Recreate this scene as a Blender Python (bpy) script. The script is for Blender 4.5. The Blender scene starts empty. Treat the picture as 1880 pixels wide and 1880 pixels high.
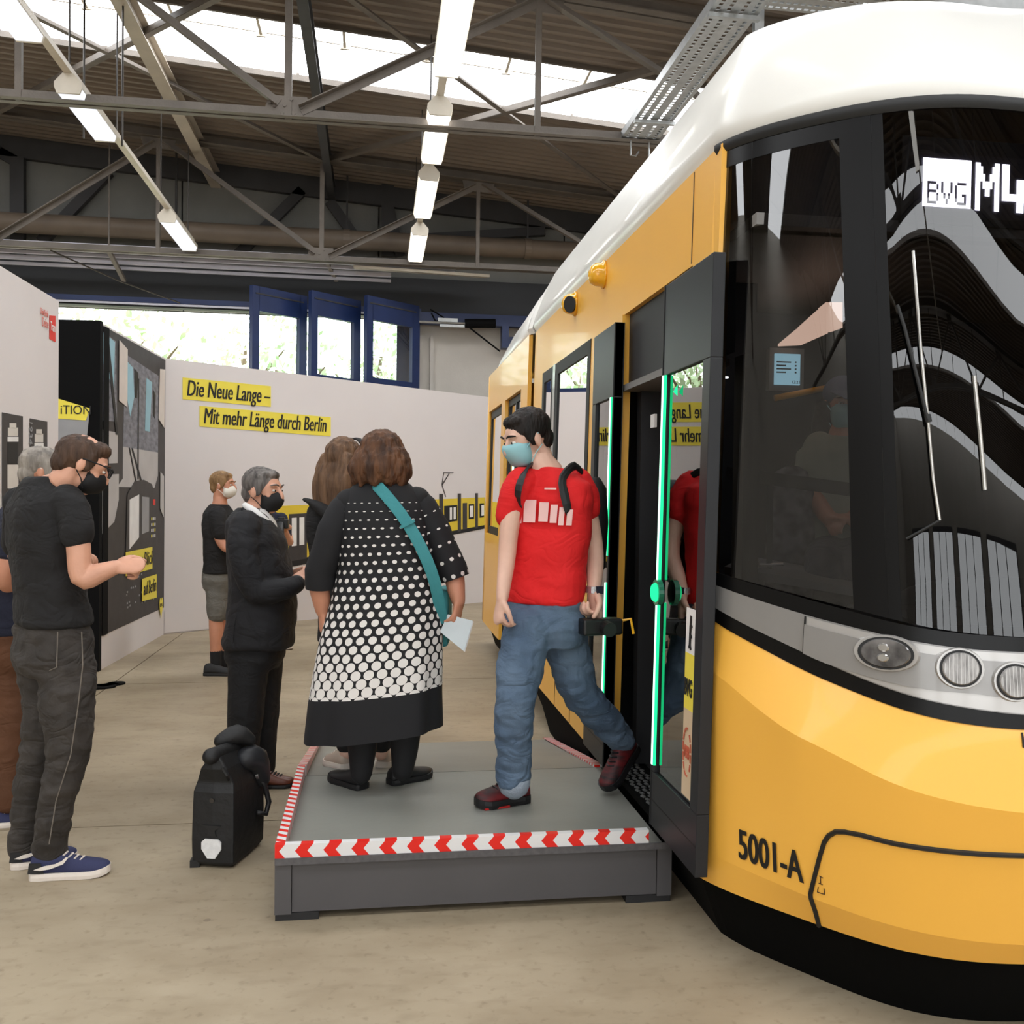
import bpy, bmesh, math, random
from math import sin, cos, pi, atan, atan2, sqrt, radians, hypot, exp, floor
from mathutils import Vector, Matrix, noise
random.seed(7)
V = Vector
scene = bpy.context.scene
col = scene.collection

# ------------------------------------------------------------------ camera, sky, exposure
FPX, EYE = 1720.0, 1.58
YAW, PITCH, ROLL = atan(250 / FPX), atan(29 / FPX), .0127
fwd = V((sin(YAW) * cos(PITCH), cos(YAW) * cos(PITCH), -sin(PITCH)))
rt0 = V((cos(YAW), -sin(YAW), 0))
up0 = rt0.cross(fwd)
RT = rt0 * cos(ROLL) + up0 * sin(ROLL)
UP = up0 * cos(ROLL) - rt0 * sin(ROLL)
CAM = V((0, 0, EYE))
cam_data = bpy.data.cameras.new('camera')
cam_data.sensor_width = 36
cam_data.sensor_fit = 'HORIZONTAL'
cam_data.lens = 36 * FPX / 1880
cam_data.clip_end = 300
cam = bpy.data.objects.new('camera', cam_data)
col.objects.link(cam)
m = Matrix((RT, UP, -fwd)).transposed().to_4x4()
m.translation = CAM
cam.matrix_world = m
scene.camera = cam

world = bpy.data.worlds.new('overcast_sky')
scene.world = world
world.use_nodes = True
wn = world.node_tree.nodes
wn['Background'].inputs[0].default_value = (.93, .97, 1, 1)
wn['Background'].inputs[1].default_value = 6.0
vs = scene.view_settings
vs.view_transform = 'Standard'
vs.look = 'None'
vs.gamma = 1
vs.use_curve_mapping = False
vs.exposure = -.02
scene.cycles.max_bounces = 7
scene.cycles.glossy_bounces = 4
scene.cycles.caustics_reflective = False
scene.cycles.caustics_refractive = False
SKYLIGHT = 7.0     # brightness of the translucent roof lights
GATELIGHT = 5.0    # brightness of the glazed end wall behind the camera

def ray(px, py): return fwd + RT * ((px - 940) / FPX) - UP * ((py - 940) / FPX)
def at(px, py, d): return CAM + ray(px, py) * d          # d = distance along the view axis
def onz(px, py, z=0.):
    v = ray(px, py); return CAM + v * ((z - EYE) / v.z)
def onx(px, py, x):
    v = ray(px, py); return CAM + v * (x / v.x)
def ony(px, py, y):
    v = ray(px, py); return CAM + v * (y / v.y)

def lin(c):
    c = c / 255.
    return c / 12.92 if c <= .04045 else ((c + .055) / 1.055) ** 2.4
def rgb(r, g, b): return (lin(r), lin(g), lin(b), 1)

# ------------------------------------------------------------------ materials
MATS = {}
def newmat(name):
    mt = bpy.data.materials.new(name); mt.use_nodes = True
    nt = mt.node_tree; nt.nodes.clear()
    out = nt.nodes.new('ShaderNodeOutputMaterial')
    MATS[name] = mt
    return mt, nt, out
def N(nt, typ, **kw):
    n = nt.nodes.new(typ)
    for k, v in kw.items():
        if k == 'op': n.operation = v
        else: setattr(n, k, v)
    return n
def L(nt, a, b): nt.links.new(a, b)
def mathn(nt, op, a, b=None, c=None):
    n = N(nt, 'ShaderNodeMath', op=op)
    for i, x in enumerate((a, b, c)):
        if x is None: continue
        if isinstance(x, (int, float)): n.inputs[i].default_value = x
        else: L(nt, x, n.inputs[i])
    return n.outputs[0]
def pbsdf(nt, out, rough=.5, metal=0., spec=.5, coat=0.):
    b = N(nt, 'ShaderNodeBsdfPrincipled')
    b.inputs['Roughness'].default_value = rough
    b.inputs['Metallic'].default_value = metal
    b.inputs['Specular IOR Level'].default_value = spec
    b.inputs['Coat Weight'].default_value = coat
    b.inputs['Coat Roughness'].default_value = .05
    L(nt, b.outputs[0], out.inputs[0])
    return b
def mat(name, c, rough=.5, metal=0., spec=.5, coat=0., var=.06, scale=6., bump=0., bscale=40., stretch=(1, 1, 1), c2=None, detail=4., fold=0., fscale=6.5):
    """plain procedural material: colour with a little noise variation, optional fine bump"""
    mt, nt, out = newmat(name)
    b = pbsdf(nt, out, rough, metal, spec, coat)
    tc = N(nt, 'ShaderNodeTexCoord')
    mp = N(nt, 'ShaderNodeMapping'); mp.inputs['Scale'].default_value = stretch
    L(nt, tc.outputs['Object'], mp.inputs[0])
    nz = N(nt, 'ShaderNodeTexNoise'); nz.inputs['Scale'].default_value = scale; nz.inputs['Detail'].default_value = detail
    L(nt, mp.outputs[0], nz.inputs[0])
    mx = N(nt, 'ShaderNodeMix', data_type='RGBA')
    if c2 is None:
        a = tuple(x * (1 - var) for x in c[:3]) + (1,); d = tuple(min(1, x * (1 + var)) for x in c[:3]) + (1,)
        lo, hi = .3, .7
    else:
        a, d = c, c2; lo, hi = .35, .65
    rm = N(nt, 'ShaderNodeMapRange'); rm.inputs[1].default_value = lo; rm.inputs[2].default_value = hi
    L(nt, nz.outputs[0], rm.inputs[0]); L(nt, rm.outputs[0], mx.inputs[0])
    mx.inputs[6].default_value = a; mx.inputs[7].default_value = d
    L(nt, mx.outputs[2], b.inputs['Base Color'])
    if fold:
        bump = bump or .1
    if bump:
        nb = N(nt, 'ShaderNodeTexNoise'); nb.inputs['Scale'].default_value = bscale; nb.inputs['Detail'].default_value = 3
        L(nt, mp.outputs[0], nb.inputs[0])
        bp = N(nt, 'ShaderNodeBump'); bp.inputs['Strength'].default_value = bump; bp.inputs['Distance'].default_value = .02
        L(nt, nb.outputs[0], bp.inputs['Height']); L(nt, bp.outputs[0], b.inputs['Normal'])
        if fold:                                              # soft cloth creases
            nf = N(nt, 'ShaderNodeTexNoise'); nf.inputs['Scale'].default_value = fscale; nf.inputs['Detail'].default_value = 2; nf.inputs['Distortion'].default_value = 1.2
            mpf = N(nt, 'ShaderNodeMapping'); mpf.inputs['Scale'].default_value = (1, 1, 1.5); mpf.inputs['Rotation'].default_value = (.35, .25, 0)
            L(nt, tc.outputs['Object'], mpf.inputs[0]); L(nt, mpf.outputs[0], nf.inputs[0])
            rdg = mathn(nt, 'ABSOLUTE', mathn(nt, 'SUBTRACT', nf.outputs[0], .5))
            b2 = N(nt, 'ShaderNodeBump'); b2.inputs['Strength'].default_value = fold; b2.inputs['Distance'].default_value = .06
            L(nt, rdg, b2.inputs['Height']); L(nt, bp.outputs[0], b2.inputs['Normal']); L(nt, b2.outputs[0], b.inputs['Normal'])
    return mt
def emit(name, c, s):
    mt, nt, out = newmat(name)
    e = N(nt, 'ShaderNodeEmission'); e.inputs[0].default_value = c; e.inputs[1].default_value = s
    L(nt, e.outputs[0], out.inputs[0]); return mt
def glass(name, tint=(.3, .3, .32), ior=1.5, rough=0., boost=0.):
    mt, nt, out = newmat(name)
    t = N(nt, 'ShaderNodeBsdfTransparent'); t.inputs[0].default_value = (*tint, 1)
    g = N(nt, 'ShaderNodeBsdfGlossy'); g.inputs[0].default_value = (1, 1, 1, 1); g.inputs['Roughness'].default_value = rough
    f = N(nt, 'ShaderNodeFresnel'); f.inputs[0].default_value = ior
    fac = mathn(nt, 'ADD', f.outputs[0], boost)
    fac = mathn(nt, 'MINIMUM', fac, 1.0)
    mx = N(nt, 'ShaderNodeMixShader')
    L(nt, fac, mx.inputs[0]); L(nt, t.outputs[0], mx.inputs[1]); L(nt, g.outputs[0], mx.inputs[2]); L(nt, mx.outputs[0], out.inputs[0])
    return mt
def striped(name, ca, cb, expr, rough=.45):
    """two-colour print; expr(nt, x, y, z) returns a socket that is >.5 for colour b"""
    mt, nt, out = newmat(name)
    b = pbsdf(nt, out, rough)
    tc = N(nt, 'ShaderNodeTexCoord'); sp = N(nt, 'ShaderNodeSeparateXYZ')
    L(nt, tc.outputs['Object'], sp.inputs[0])
    s = expr(nt, *sp.outputs)
    g = mathn(nt, 'GREATER_THAN', s, .5)
    mx = N(nt, 'ShaderNodeMix', data_type='RGBA'); L(nt, g, mx.inputs[0])
    mx.inputs[6].default_value = ca; mx.inputs[7].default_value = cb
    L(nt, mx.outputs[2], b.inputs['Base Color']); return mt

# ------------------------------------------------------------------ mesh helpers
ORG = {}           # object -> world position of its thing's origin
class MB:
    def __init__(s): s.v = []; s.f = []; s.uv = None
    def add(s, vs, fs):
        o = len(s.v); s.v += [tuple(p) for p in vs]; s.f += [tuple(i + o for i in f) for f in fs]; return s
    def box(s, x0, x1, y0, y1, z0, z1):
        return s.add([(x0, y0, z0), (x1, y0, z0), (x1, y1, z0), (x0, y1, z0), (x0, y0, z1), (x1, y0, z1), (x1, y1, z1), (x0, y1, z1)],
                     [(0, 3, 2, 1), (4, 5, 6, 7), (0, 1, 5, 4), (1, 2, 6, 5), (2, 3, 7, 6), (3, 0, 4, 7)])
    def obox(s, c, ax, ay, az):
        """box from centre and three half-axis vectors"""
        c, ax, ay, az = V(c), V(ax), V(ay), V(az)
        p = [c + ax * i + ay * j + az * k for k in (-1, 1) for (i, j) in ((-1, -1), (1, -1), (1, 1), (-1, 1))]
        return s.add(p, [(0, 3, 2, 1), (4, 5, 6, 7), (0, 1, 5, 4), (1, 2, 6, 5), (2, 3, 7, 6), (3, 0, 4, 7)])
    def bar(s, a, b, w, h, up=(0, 0, 1)):
        """rectangular bar from a to b, w across, h along up"""
        a, b = V(a), V(b); d = (b - a); dn = d.normalized(); u = V(up)
        sd = dn.cross(u)
        if sd.length < 1e-5: sd = dn.cross(V((1, 0, 0)))
        sd.normalize(); u = sd.cross(dn).normalized()
        return s.obox((a + b) / 2, d / 2, sd * (w / 2), u * (h / 2))
    def angle(s, a, b, w, t, up=(0, 0, 1), flip=1):
        """L-shaped steel angle"""
        a, b = V(a), V(b); dn = (b - a).normalized(); u = V(up); sd = dn.cross(u)
        if sd.length < 1e-5: sd = dn.cross(V((0, 1, 0)))
        sd.normalize(); u = sd.cross(dn).normalized()
        s.obox((a + b) / 2 + sd * (w / 2 * flip), (b - a) / 2, sd * (w / 2), u * (t / 2))
        return s.obox((a + b) / 2 + u * (w / 2), (b - a) / 2, sd * (t / 2), u * (w / 2))
    def loft(s, rings, close=True, cap=True, capb=None):
        n = len(rings[0]); o = len(s.v)
        for r in rings: s.v += [tuple(p) for p in r]
        m_ = n if close else n - 1
        for i in range(len(rings) - 1):
            for j in range(m_):
                k = (j + 1) % n
                s.f.append((o + i * n + j, o + i * n + k, o + (i + 1) * n + k, o + (i + 1) * n + j))
        if cap and close:
            s.f.append(tuple(o + j for j in reversed(range(n))))
            q = o + (len(rings) - 1) * n
            s.f.append(tuple(q + j for j in range(n)))
        return s
    def tube(s, pts, r, n=10, r2=None, hint=None, cap=True):
        """swept tube; r scalar or list; r2 optional second radius (ellipse, along hint)"""
        pts = [V(p) for p in pts]; m_ = len(pts)
        rs = r if isinstance(r, (list, tuple)) else [r] * m_
        r2s = rs if r2 is None else (r2 if isinstance(r2, (list, tuple)) else [r2] * m_)
        rings = []; prev = V(hint) if hint is not None else None
        for i, p in enumerate(pts):
            t = (pts[min(i + 1, m_ - 1)] - pts[max(i - 1, 0)])
            if t.length < 1e-9: t = V((0, 0, 1))
            t.normalize()
            if prev is None:
                prev = V((0, 0, 1)) if abs(t.z) < .9 else V((1, 0, 0))
            a = (prev - t * prev.dot(t))
            if a.length < 1e-5: a = t.orthogonal()
            a.normalize(); b = t.cross(a)
            if hint is None: prev = a
            rings.append([p + a * (cos(2 * pi * k / n) * r2s[i]) + b * (sin(2 * pi * k / n) * rs[i]) for k in range(n)])
        return s.loft(rings, cap=cap)
    def limb(s, pts, rs, n=14, sub=4, r2=None, hint=None, round_ends=True):
        """smooth tapering limb through control points (Catmull-Rom)"""
        P = [V(p) for p in pts]; R = list(rs); R2 = list(r2) if r2 else None
        out, ro, ro2 = [], [], []
        def cr(a, b, c, d, t):
            return .5 * ((2 * b) + (c - a) * t + (2 * a - 5 * b + 4 * c - d) * t * t + (3 * b - a - 3 * c + d) * t ** 3)
        for i in range(len(P) - 1):
            i0, i3 = max(i - 1, 0), min(i + 2, len(P) - 1)
            for k in range(sub):
                t = k / sub
                out.append(cr(P[i0], P[i], P[i + 1], P[i3], t)); ro.append(max(.001, cr(R[i0], R[i], R[i + 1], R[i3], t)))
                if R2: ro2.append(max(.001, cr(R2[i0], R2[i], R2[i + 1], R2[i3], t)))
        out.append(P[-1]); ro.append(R[-1])
        if R2: ro2.append(R2[-1])
        if round_ends:
            d0 = (out[0] - out[1]).normalized(); d1 = (out[-1] - out[-2]).normalized()
            a, b = ro[0], ro[-1]
            pre = [(out[0] + d0 * a * .85, .3), (out[0] + d0 * a * .5, .8)]
            post = [(out[-1] + d1 * b * .5, .8), (out[-1] + d1 * b * .85, .3)]
            if R2:
                ro2 = [ro2[0] * q for _, q in pre] + ro2 + [ro2[-1] * q for _, q in post]
            out = [p for p, _ in pre] + out + [p for p, _ in post]
            ro = [a * q for _, q in pre] + ro + [b * q for _, q in post]
        return s.tube(out, ro, n, ro2 if R2 else None, hint)
    def ell(s, c, rx, ry, rz, ax=(1, 0, 0), ay=(0, 1, 0), az=(0, 0, 1), nu=16, nv=10):
        c, ax, ay, az = V(c), V(ax), V(ay), V(az)
        rings = []
        for i in range(1, nv):
            t = pi * i / nv
            rings.append([c + ax * (rx * sin(t) * cos(2 * pi * k / nu)) + ay * (ry * sin(t) * sin(2 * pi * k / nu)) - az * (rz * cos(t)) for k in range(nu)])
        o = len(s.v); s.loft(rings, cap=False)
        b = len(s.v); s.v.append(tuple(c - az * rz)); s.v.append(tuple(c + az * rz))
        for k in range(nu):
            s.f.append((b, o + (k + 1) % nu, o + k)); q = o + (nv - 2) * nu
            s.f.append((b + 1, q + k, q + (k + 1) % nu))
        return s
    def prism(s, poly, ext):
        """planar polygon (3-D points) extruded by a vector"""
        n = len(poly); e = V(ext); p = [V(q) for q in poly]
        return s.add(p + [q + e for q in p], [tuple(reversed(range(n))), tuple(range(n, 2 * n))] + [(i, (i + 1) % n, n + (i + 1) % n, n + i) for i in range(n)])
    def disc(s, c, nrm, r, h, n=20, r2=None, up=(0, 0, 1), rt=None):
        """short cylinder (or frustum) with axis nrm"""
        c, nn = V(c), V(nrm).normalized(); a = nn.cross(V(up))
        if a.length < 1e-5: a = nn.orthogonal()
        a.normalize(); b = nn.cross(a)
        r2 = r if r2 is None else r2; rt = 1 if rt is None else rt
        r0 = [c + a * (r * cos(2 * pi * k / n)) + b * (r2 * sin(2 * pi * k / n)) for k in range(n)]
        r1 = [c + nn * h + a * (r * rt * cos(2 * pi * k / n)) + b * (r2 * rt * sin(2 * pi * k / n)) for k in range(n)]
        return s.loft([r0, r1])
    def build(s, name, material, parent=None, org=None, smooth=False, bevel=0., solid=0., subsurf=0):
        if parent is not None: o0 = ORG[parent]
        elif org is not None: o0 = V(org)
        else:
            lo = [min(p[i] for p in s.v) for i in range(3)]; hi = [max(p[i] for p in s.v) for i in range(3)]
            o0 = V(((lo[0] + hi[0]) / 2, (lo[1] + hi[1]) / 2, lo[2]))
        me = bpy.data.meshes.new(name)
        me.from_pydata([(p[0] - o0.x, p[1] - o0.y, p[2] - o0.z) for p in s.v], [], s.f)
        me.update()
        return finish(name, me, material, parent, o0, smooth, bevel, solid, subsurf)
def finish(name, me, material, parent, o0, smooth=False, bevel=0., solid=0., subsurf=0):
    if material is not None: me.materials.append(MATS[material] if isinstance(material, str) else material)
    if smooth:
        me.shade_smooth() if hasattr(me, 'shade_smooth') else None
    ob = bpy.data.objects.new(name, me)
    col.objects.link(ob)
    if parent is not None: ob.parent = parent
    else: ob.location = o0
    ORG[ob] = V(o0)
    if solid:
        md = ob.modifiers.new('thickness', 'SOLIDIFY'); md.thickness = solid; md.offset = -1
    if bevel:
        md = ob.modifiers.new('bevel', 'BEVEL'); md.width = bevel; md.segments = 2; md.limit_method = 'ANGLE'
    if subsurf:
        md = ob.modifiers.new('subdivision', 'SUBSURF'); md.levels = subsurf; md.render_levels = subsurf
    return ob
def thing(name, loc, label, cat, group=None):
    o = bpy.data.objects.new(name, None); o.empty_display_size = .1
    col.objects.link(o); o.location = loc; ORG[o] = V(loc)
    o['label'] = label; o['category'] = cat
    if group: o['group'] = group
    return o
def tag(o, label, cat, group=None):
    o['label'] = label; o['category'] = cat
    if group: o['group'] = group
    return o
def struct(o, label=None, cat=None):
    o['kind'] = 'structure'
    if label: o['label'] = label
    if cat: o['category'] = cat
    return o
def sthing(name, loc, label=None, cat=None):
    o = bpy.data.objects.new(name, None); o.empty_display_size = .1
    col.objects.link(o); o.location = loc; ORG[o] = V(loc)
    return struct(o, label, cat)
def copy_tree(o, delta, parent=None, label=None):
    c = o.copy(); col.objects.link(c)
    if parent is None: c.location = o.location + V(delta)
    else: c.parent = parent
    if label: c['label'] = label
    ORG[c] = ORG[o] + V(delta)
    for ch in list(o.children): copy_tree(ch, delta, c)
    return c
TMPDG = [None]
def evaluated(ob):
    dg = bpy.context.evaluated_depsgraph_get(); dg.update()
    return bpy.data.meshes.new_from_object(ob.evaluated_get(dg))
def remesh(mb, name, material, parent, voxel=.008, smooth=4, wrinkle=0., wscale=(6, 6, 14), seed=0, fac=.5):
    """union of the closed shells in mb as one continuous surface"""
    o0 = ORG[parent]
    me = bpy.data.meshes.new('tmp')
    me.from_pydata([(p[0] - o0.x, p[1] - o0.y, p[2] - o0.z) for p in mb.v], [], mb.f); me.update()
    bm = bmesh.new(); bm.from_mesh(me); bmesh.ops.recalc_face_normals(bm, faces=bm.faces); bm.to_mesh(me); bm.free()
    ob = bpy.data.objects.new('tmp', me); col.objects.link(ob)
    md = ob.modifiers.new('r', 'REMESH'); md.mode = 'VOXEL'; md.voxel_size = voxel
    if smooth:
        ms = ob.modifiers.new('s', 'SMOOTH'); ms.factor = fac; ms.iterations = smooth
    me2 = evaluated(ob)
    bpy.data.objects.remove(ob); bpy.data.meshes.remove(me)
    me2.name = name
    if wrinkle:
        nn = [v.normal.copy() for v in me2.vertices]
        for v, n_ in zip(me2.vertices, nn):
            p = v.co
            q = V((p.x * wscale[0] + seed * 3.1, p.y * wscale[1], p.z * wscale[2] + seed))
            w = noise.noise(q) * .65 + noise.noise(q * 2.1 + V((7, 3, 1))) * .35
            v.co = p + n_ * (w * wrinkle)
    me2.update()
    return finish(name, me2, material, parent, o0, smooth=True)
def text(body, size, material, parent, o, xd, yd, name='lettering', ext=.001, sx=1., shear=0., align='LEFT', off=0.):
    cu = bpy.data.curves.new('t', 'FONT'); cu.body = body; cu.size = size; cu.extrude = ext; cu.shear = shear
    cu.align_x = align; cu.resolution_u = 3; cu.offset = off
    ob = bpy.data.objects.new('t', cu); col.objects.link(ob)
    me = evaluated(ob)
    bpy.data.objects.remove(ob); bpy.data.curves.remove(cu)
    o, xd, yd = V(o), V(xd).normalized(), V(yd); yd = (yd - xd * yd.dot(xd)).normalized(); zd = xd.cross(yd)
    o0 = ORG[parent]
    for v in me.vertices:
        c = v.co; v.co = o + xd * (c.x * sx) + yd * c.y + zd * c.z - o0
    me.materials.clear(); me.name = name
    return finish(name, me, material, parent, o0)

# ------------------------------------------------------------------ palette
mat('roof_sheet', rgb(120, 108, 97), .6, var=.12, scale=1.2)
mat('steel_paint', rgb(104, 96, 88), .55, var=.18, scale=3, bump=.15)
mat('steel_dark', rgb(58, 57, 58), .6, var=.15, scale=3)
mat('steel_light', rgb(176, 166, 152), .5, var=.1, scale=3)
mat('lintel_black', rgb(26, 28, 32), .6)
mat('wall_plaster', rgb(196, 190, 182), .85, var=.08, scale=1.5, bump=.1)
mat('wall_grey', rgb(124, 124, 121), .8, var=.12, scale=1.2, bump=.1)
mat('wall_side', rgb(165, 160, 152), .85, var=.1, scale=1)
mat('pipe_paint', rgb(120, 106, 92), .5, var=.15, scale=2)
mat('galvanised', rgb(176, 178, 178), .38, .75, var=.12, scale=12)
mat('conduit', rgb(196, 194, 204), .35, .3, var=.06)
mat('gate_blue', rgb(22, 42, 88), .45, var=.12, scale=4)
mat('lamp_housing', rgb(206, 198, 184), .5, var=.08)
mat('chain', rgb(70, 66, 62), .4, .6)
mat('panel_white', rgb(222, 216, 215), .7, var=.015, scale=2)
mat('panel_black', rgb(7, 7, 8), .8, spec=.15)
mat('slab_base', rgb(66, 60, 52), .9)
emit('skylight_pane', (.96, .98, 1, 1), SKYLIGHT)
emit('glazed_wall', (.95, .98, 1, 1), GATELIGHT)
emit('tube_lit', (1, .97, .9, 1), 6.0)
emit('tube_dim', (.93, .95, 1, 1), 1.15)
glass('clear_pane', (.92, .96, .94), 1.45)

def concrete():
    mt, nt, out = newmat('concrete')
    b = pbsdf(nt, out, .5, spec=.35)
    geo = N(nt, 'ShaderNodeNewGeometry')
    def nz(sc, st=(1, 1, 1), det=5.):
        mp = N(nt, 'ShaderNodeMapping'); mp.inputs['Scale'].default_value = st; L(nt, geo.outputs['Position'], mp.inputs[0])
        n = N(nt, 'ShaderNodeTexNoise'); n.inputs['Scale'].default_value = sc; n.inputs['Detail'].default_value = det
        L(nt, mp.outputs[0], n.inputs[0]); return n.outputs[0]
    r1 = N(nt, 'ShaderNodeValToRGB'); L(nt, nz(.9), r1.inputs[0])
    r1.color_ramp.elements[0].position = .3; r1.color_ramp.elements[0].color = rgb(148, 134, 112)
    r1.color_ramp.elements[1].position = .7; r1.color_ramp.elements[1].color = rgb(176, 162, 138)
    def mult(src, fac_sock, lo, hi, dark):
        mr = N(nt, 'ShaderNodeMapRange'); mr.inputs[1].default_value = lo; mr.inputs[2].default_value = hi
        L(nt, fac_sock, mr.inputs[0])
        mx = N(nt, 'ShaderNodeMix', data_type='RGBA', blend_type='MULTIPLY')
        L(nt, mr.outputs[0], mx.inputs[0]); L(nt, src, mx.inputs[6]); mx.inputs[7].default_value = (*dark, 1)
        return mx.outputs[2]
    c = mult(r1.outputs[0], nz(2.2, (1, 1.9, 1)), .45, .8, (.80, .77, .73))      # trowel streaks
    c = mult(c, nz(7, (1, 2.2, 1)), .52, .85, (.78, .76, .74))
    c = mult(c, nz(28), .58, .8, (.7, .68, .66))                                     # specks
    vo = N(nt, 'ShaderNodeTexVoronoi'); vo.inputs['Scale'].default_value = 2.6; L(nt, geo.outputs['Position'], vo.inputs[0])
    sp = mathn(nt, 'LESS_THAN', vo.outputs['Distance'], .035)
    mx = N(nt, 'ShaderNodeMix', data_type='RGBA'); L(nt, mathn(nt, 'MULTIPLY', sp, .5), mx.inputs[0]); L(nt, c, mx.inputs[6]); mx.inputs[7].default_value = rgb(105, 94, 80)
    L(nt, mx.outputs[2], b.inputs['Base Color'])
    rr = N(nt, 'ShaderNodeMapRange'); rr.inputs[3].default_value = .38; rr.inputs[4].default_value = .62
    L(nt, nz(1.7), rr.inputs[0]); L(nt, rr.outputs[0], b.inputs['Roughness'])
    bp = N(nt, 'ShaderNodeBump'); bp.inputs['Strength'].default_value = .12; bp.inputs['Distance'].default_value = .01
    L(nt, nz(18), bp.inputs['Height']); L(nt, bp.outputs[0], b.inputs['Normal'])
concrete()

# ------------------------------------------------------------------ floor of concrete slabs
HX0, HX1, HY0, HY1 = -13., 11., -16., 15.6
fl = MB().box(HX0 - .3, HX1 + .3, HY0 - .3, HY1 + .35, -.3, -.03).build('floor', 'slab_base', org=(0, 0, 0))
struct(fl, 'pale brown concrete hall floor cast in large slabs', 'floor')
xs = [HX0, -11.2, -6.66, -2.125, 2.41, 6.95, HX1]
ys = [HY0] + [4.615 + 3.43 * k for k in range(-5, 4)] + [HY1 + .3]
for i in range(len(xs) - 1):
    for j in range(len(ys) - 1):
        if ys[j + 1] - ys[j] < .05: continue
        g = .005
        MB().box(xs[i] + g, xs[i + 1] - g, ys[j] + g, ys[j + 1] - g, -.03, 0).build('slab', 'concrete', fl)

# ------------------------------------------------------------------ roof
def zr(x): return 6.60 - .075 * x
def zt(x): return 6.42 - .075 * x                         # truss top chord line
SKY = [11.15 - 5.31 * k for k in range(0, 6)]
SW = .72
def corrugated(y0, y1):
    mb = MB(); per = .165; n = int(round((y1 - y0) / per)); per = (y1 - y0) / n
    prof = []
    for i in range(n):
        b = y0 + i * per
        prof += [(b, 0), (b + per * .3, 0), (b + per * .42, .035), (b + per * .88, .035)]
    prof.append((y1, 0))
    mb.loft([[(x, y, zr(x) + h) for y, h in prof] for x in (HX0 - .2, HX1 + .2)], close=False)
    return mb
ceil = sthing('ceiling', (0, 0, 6.6), 'corrugated sheet metal roof on steel trusses', 'ceiling')
edges = [HY1 + .2]
for s in SKY: edges += [s + SW, s - SW]
edges.append(HY0 - .2)
for i in range(0, len(edges), 2):
    if edges[i] - edges[i + 1] > .3:
        o = corrugated(edges[i + 1], edges[i]).build('roof_sheet', 'roof_sheet', ceil, solid=.004)
for i, s in enumerate(SKY):
    w = sthing('window_%d' % (i + 1), (0, s, 6.7), 'long band of glaring roof light panes between corrugated sheets', 'skylight')
    n = 14
    for k in range(n):
        x0 = HX0 + (HX1 - HX0) * k / n; x1 = HX0 + (HX1 - HX0) * (k + 1) / n
        MB().add([(x0 + .02, s - SW, zr(x0) + .05), (x1 - .02, s - SW, zr(x1) + .05), (x1 - .02, s + SW, zr(x1) + .05), (x0 + .02, s + SW, zr(x0) + .05)],
                 [(0, 1, 2, 3)]).build('pane', 'skylight_pane', w, solid=.006)
    fr = MB()
    for yy in (s - SW, s + SW):
        fr.bar((HX0, yy, zr(HX0) + .02), (HX1, yy, zr(HX1) + .02), .035, .09)
    fr.build('window_frame', 'steel_paint', w)
    if i == 0:
        for k in range(18):
            x = -9.6 + .92 * k
            b = MB().bar((x, s - SW, zr(x) + .01), (x, s - SW + .42, zr(x) + .01), .03, .05)
            b.bar((x - .05, s - SW + .40, zr(x) - .01), (x + .05, s - SW + .40, zr(x) - .01), .03, .05)
            b.build('vent_hinge', 'lamp_housing', w)
        MB().bar((HX0, s - SW + .42, zr(HX0) + .03), (HX1, s - SW + .42, zr(HX1) + .03), .018, .02).build('glazing_bar', 'steel_light', w)

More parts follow.
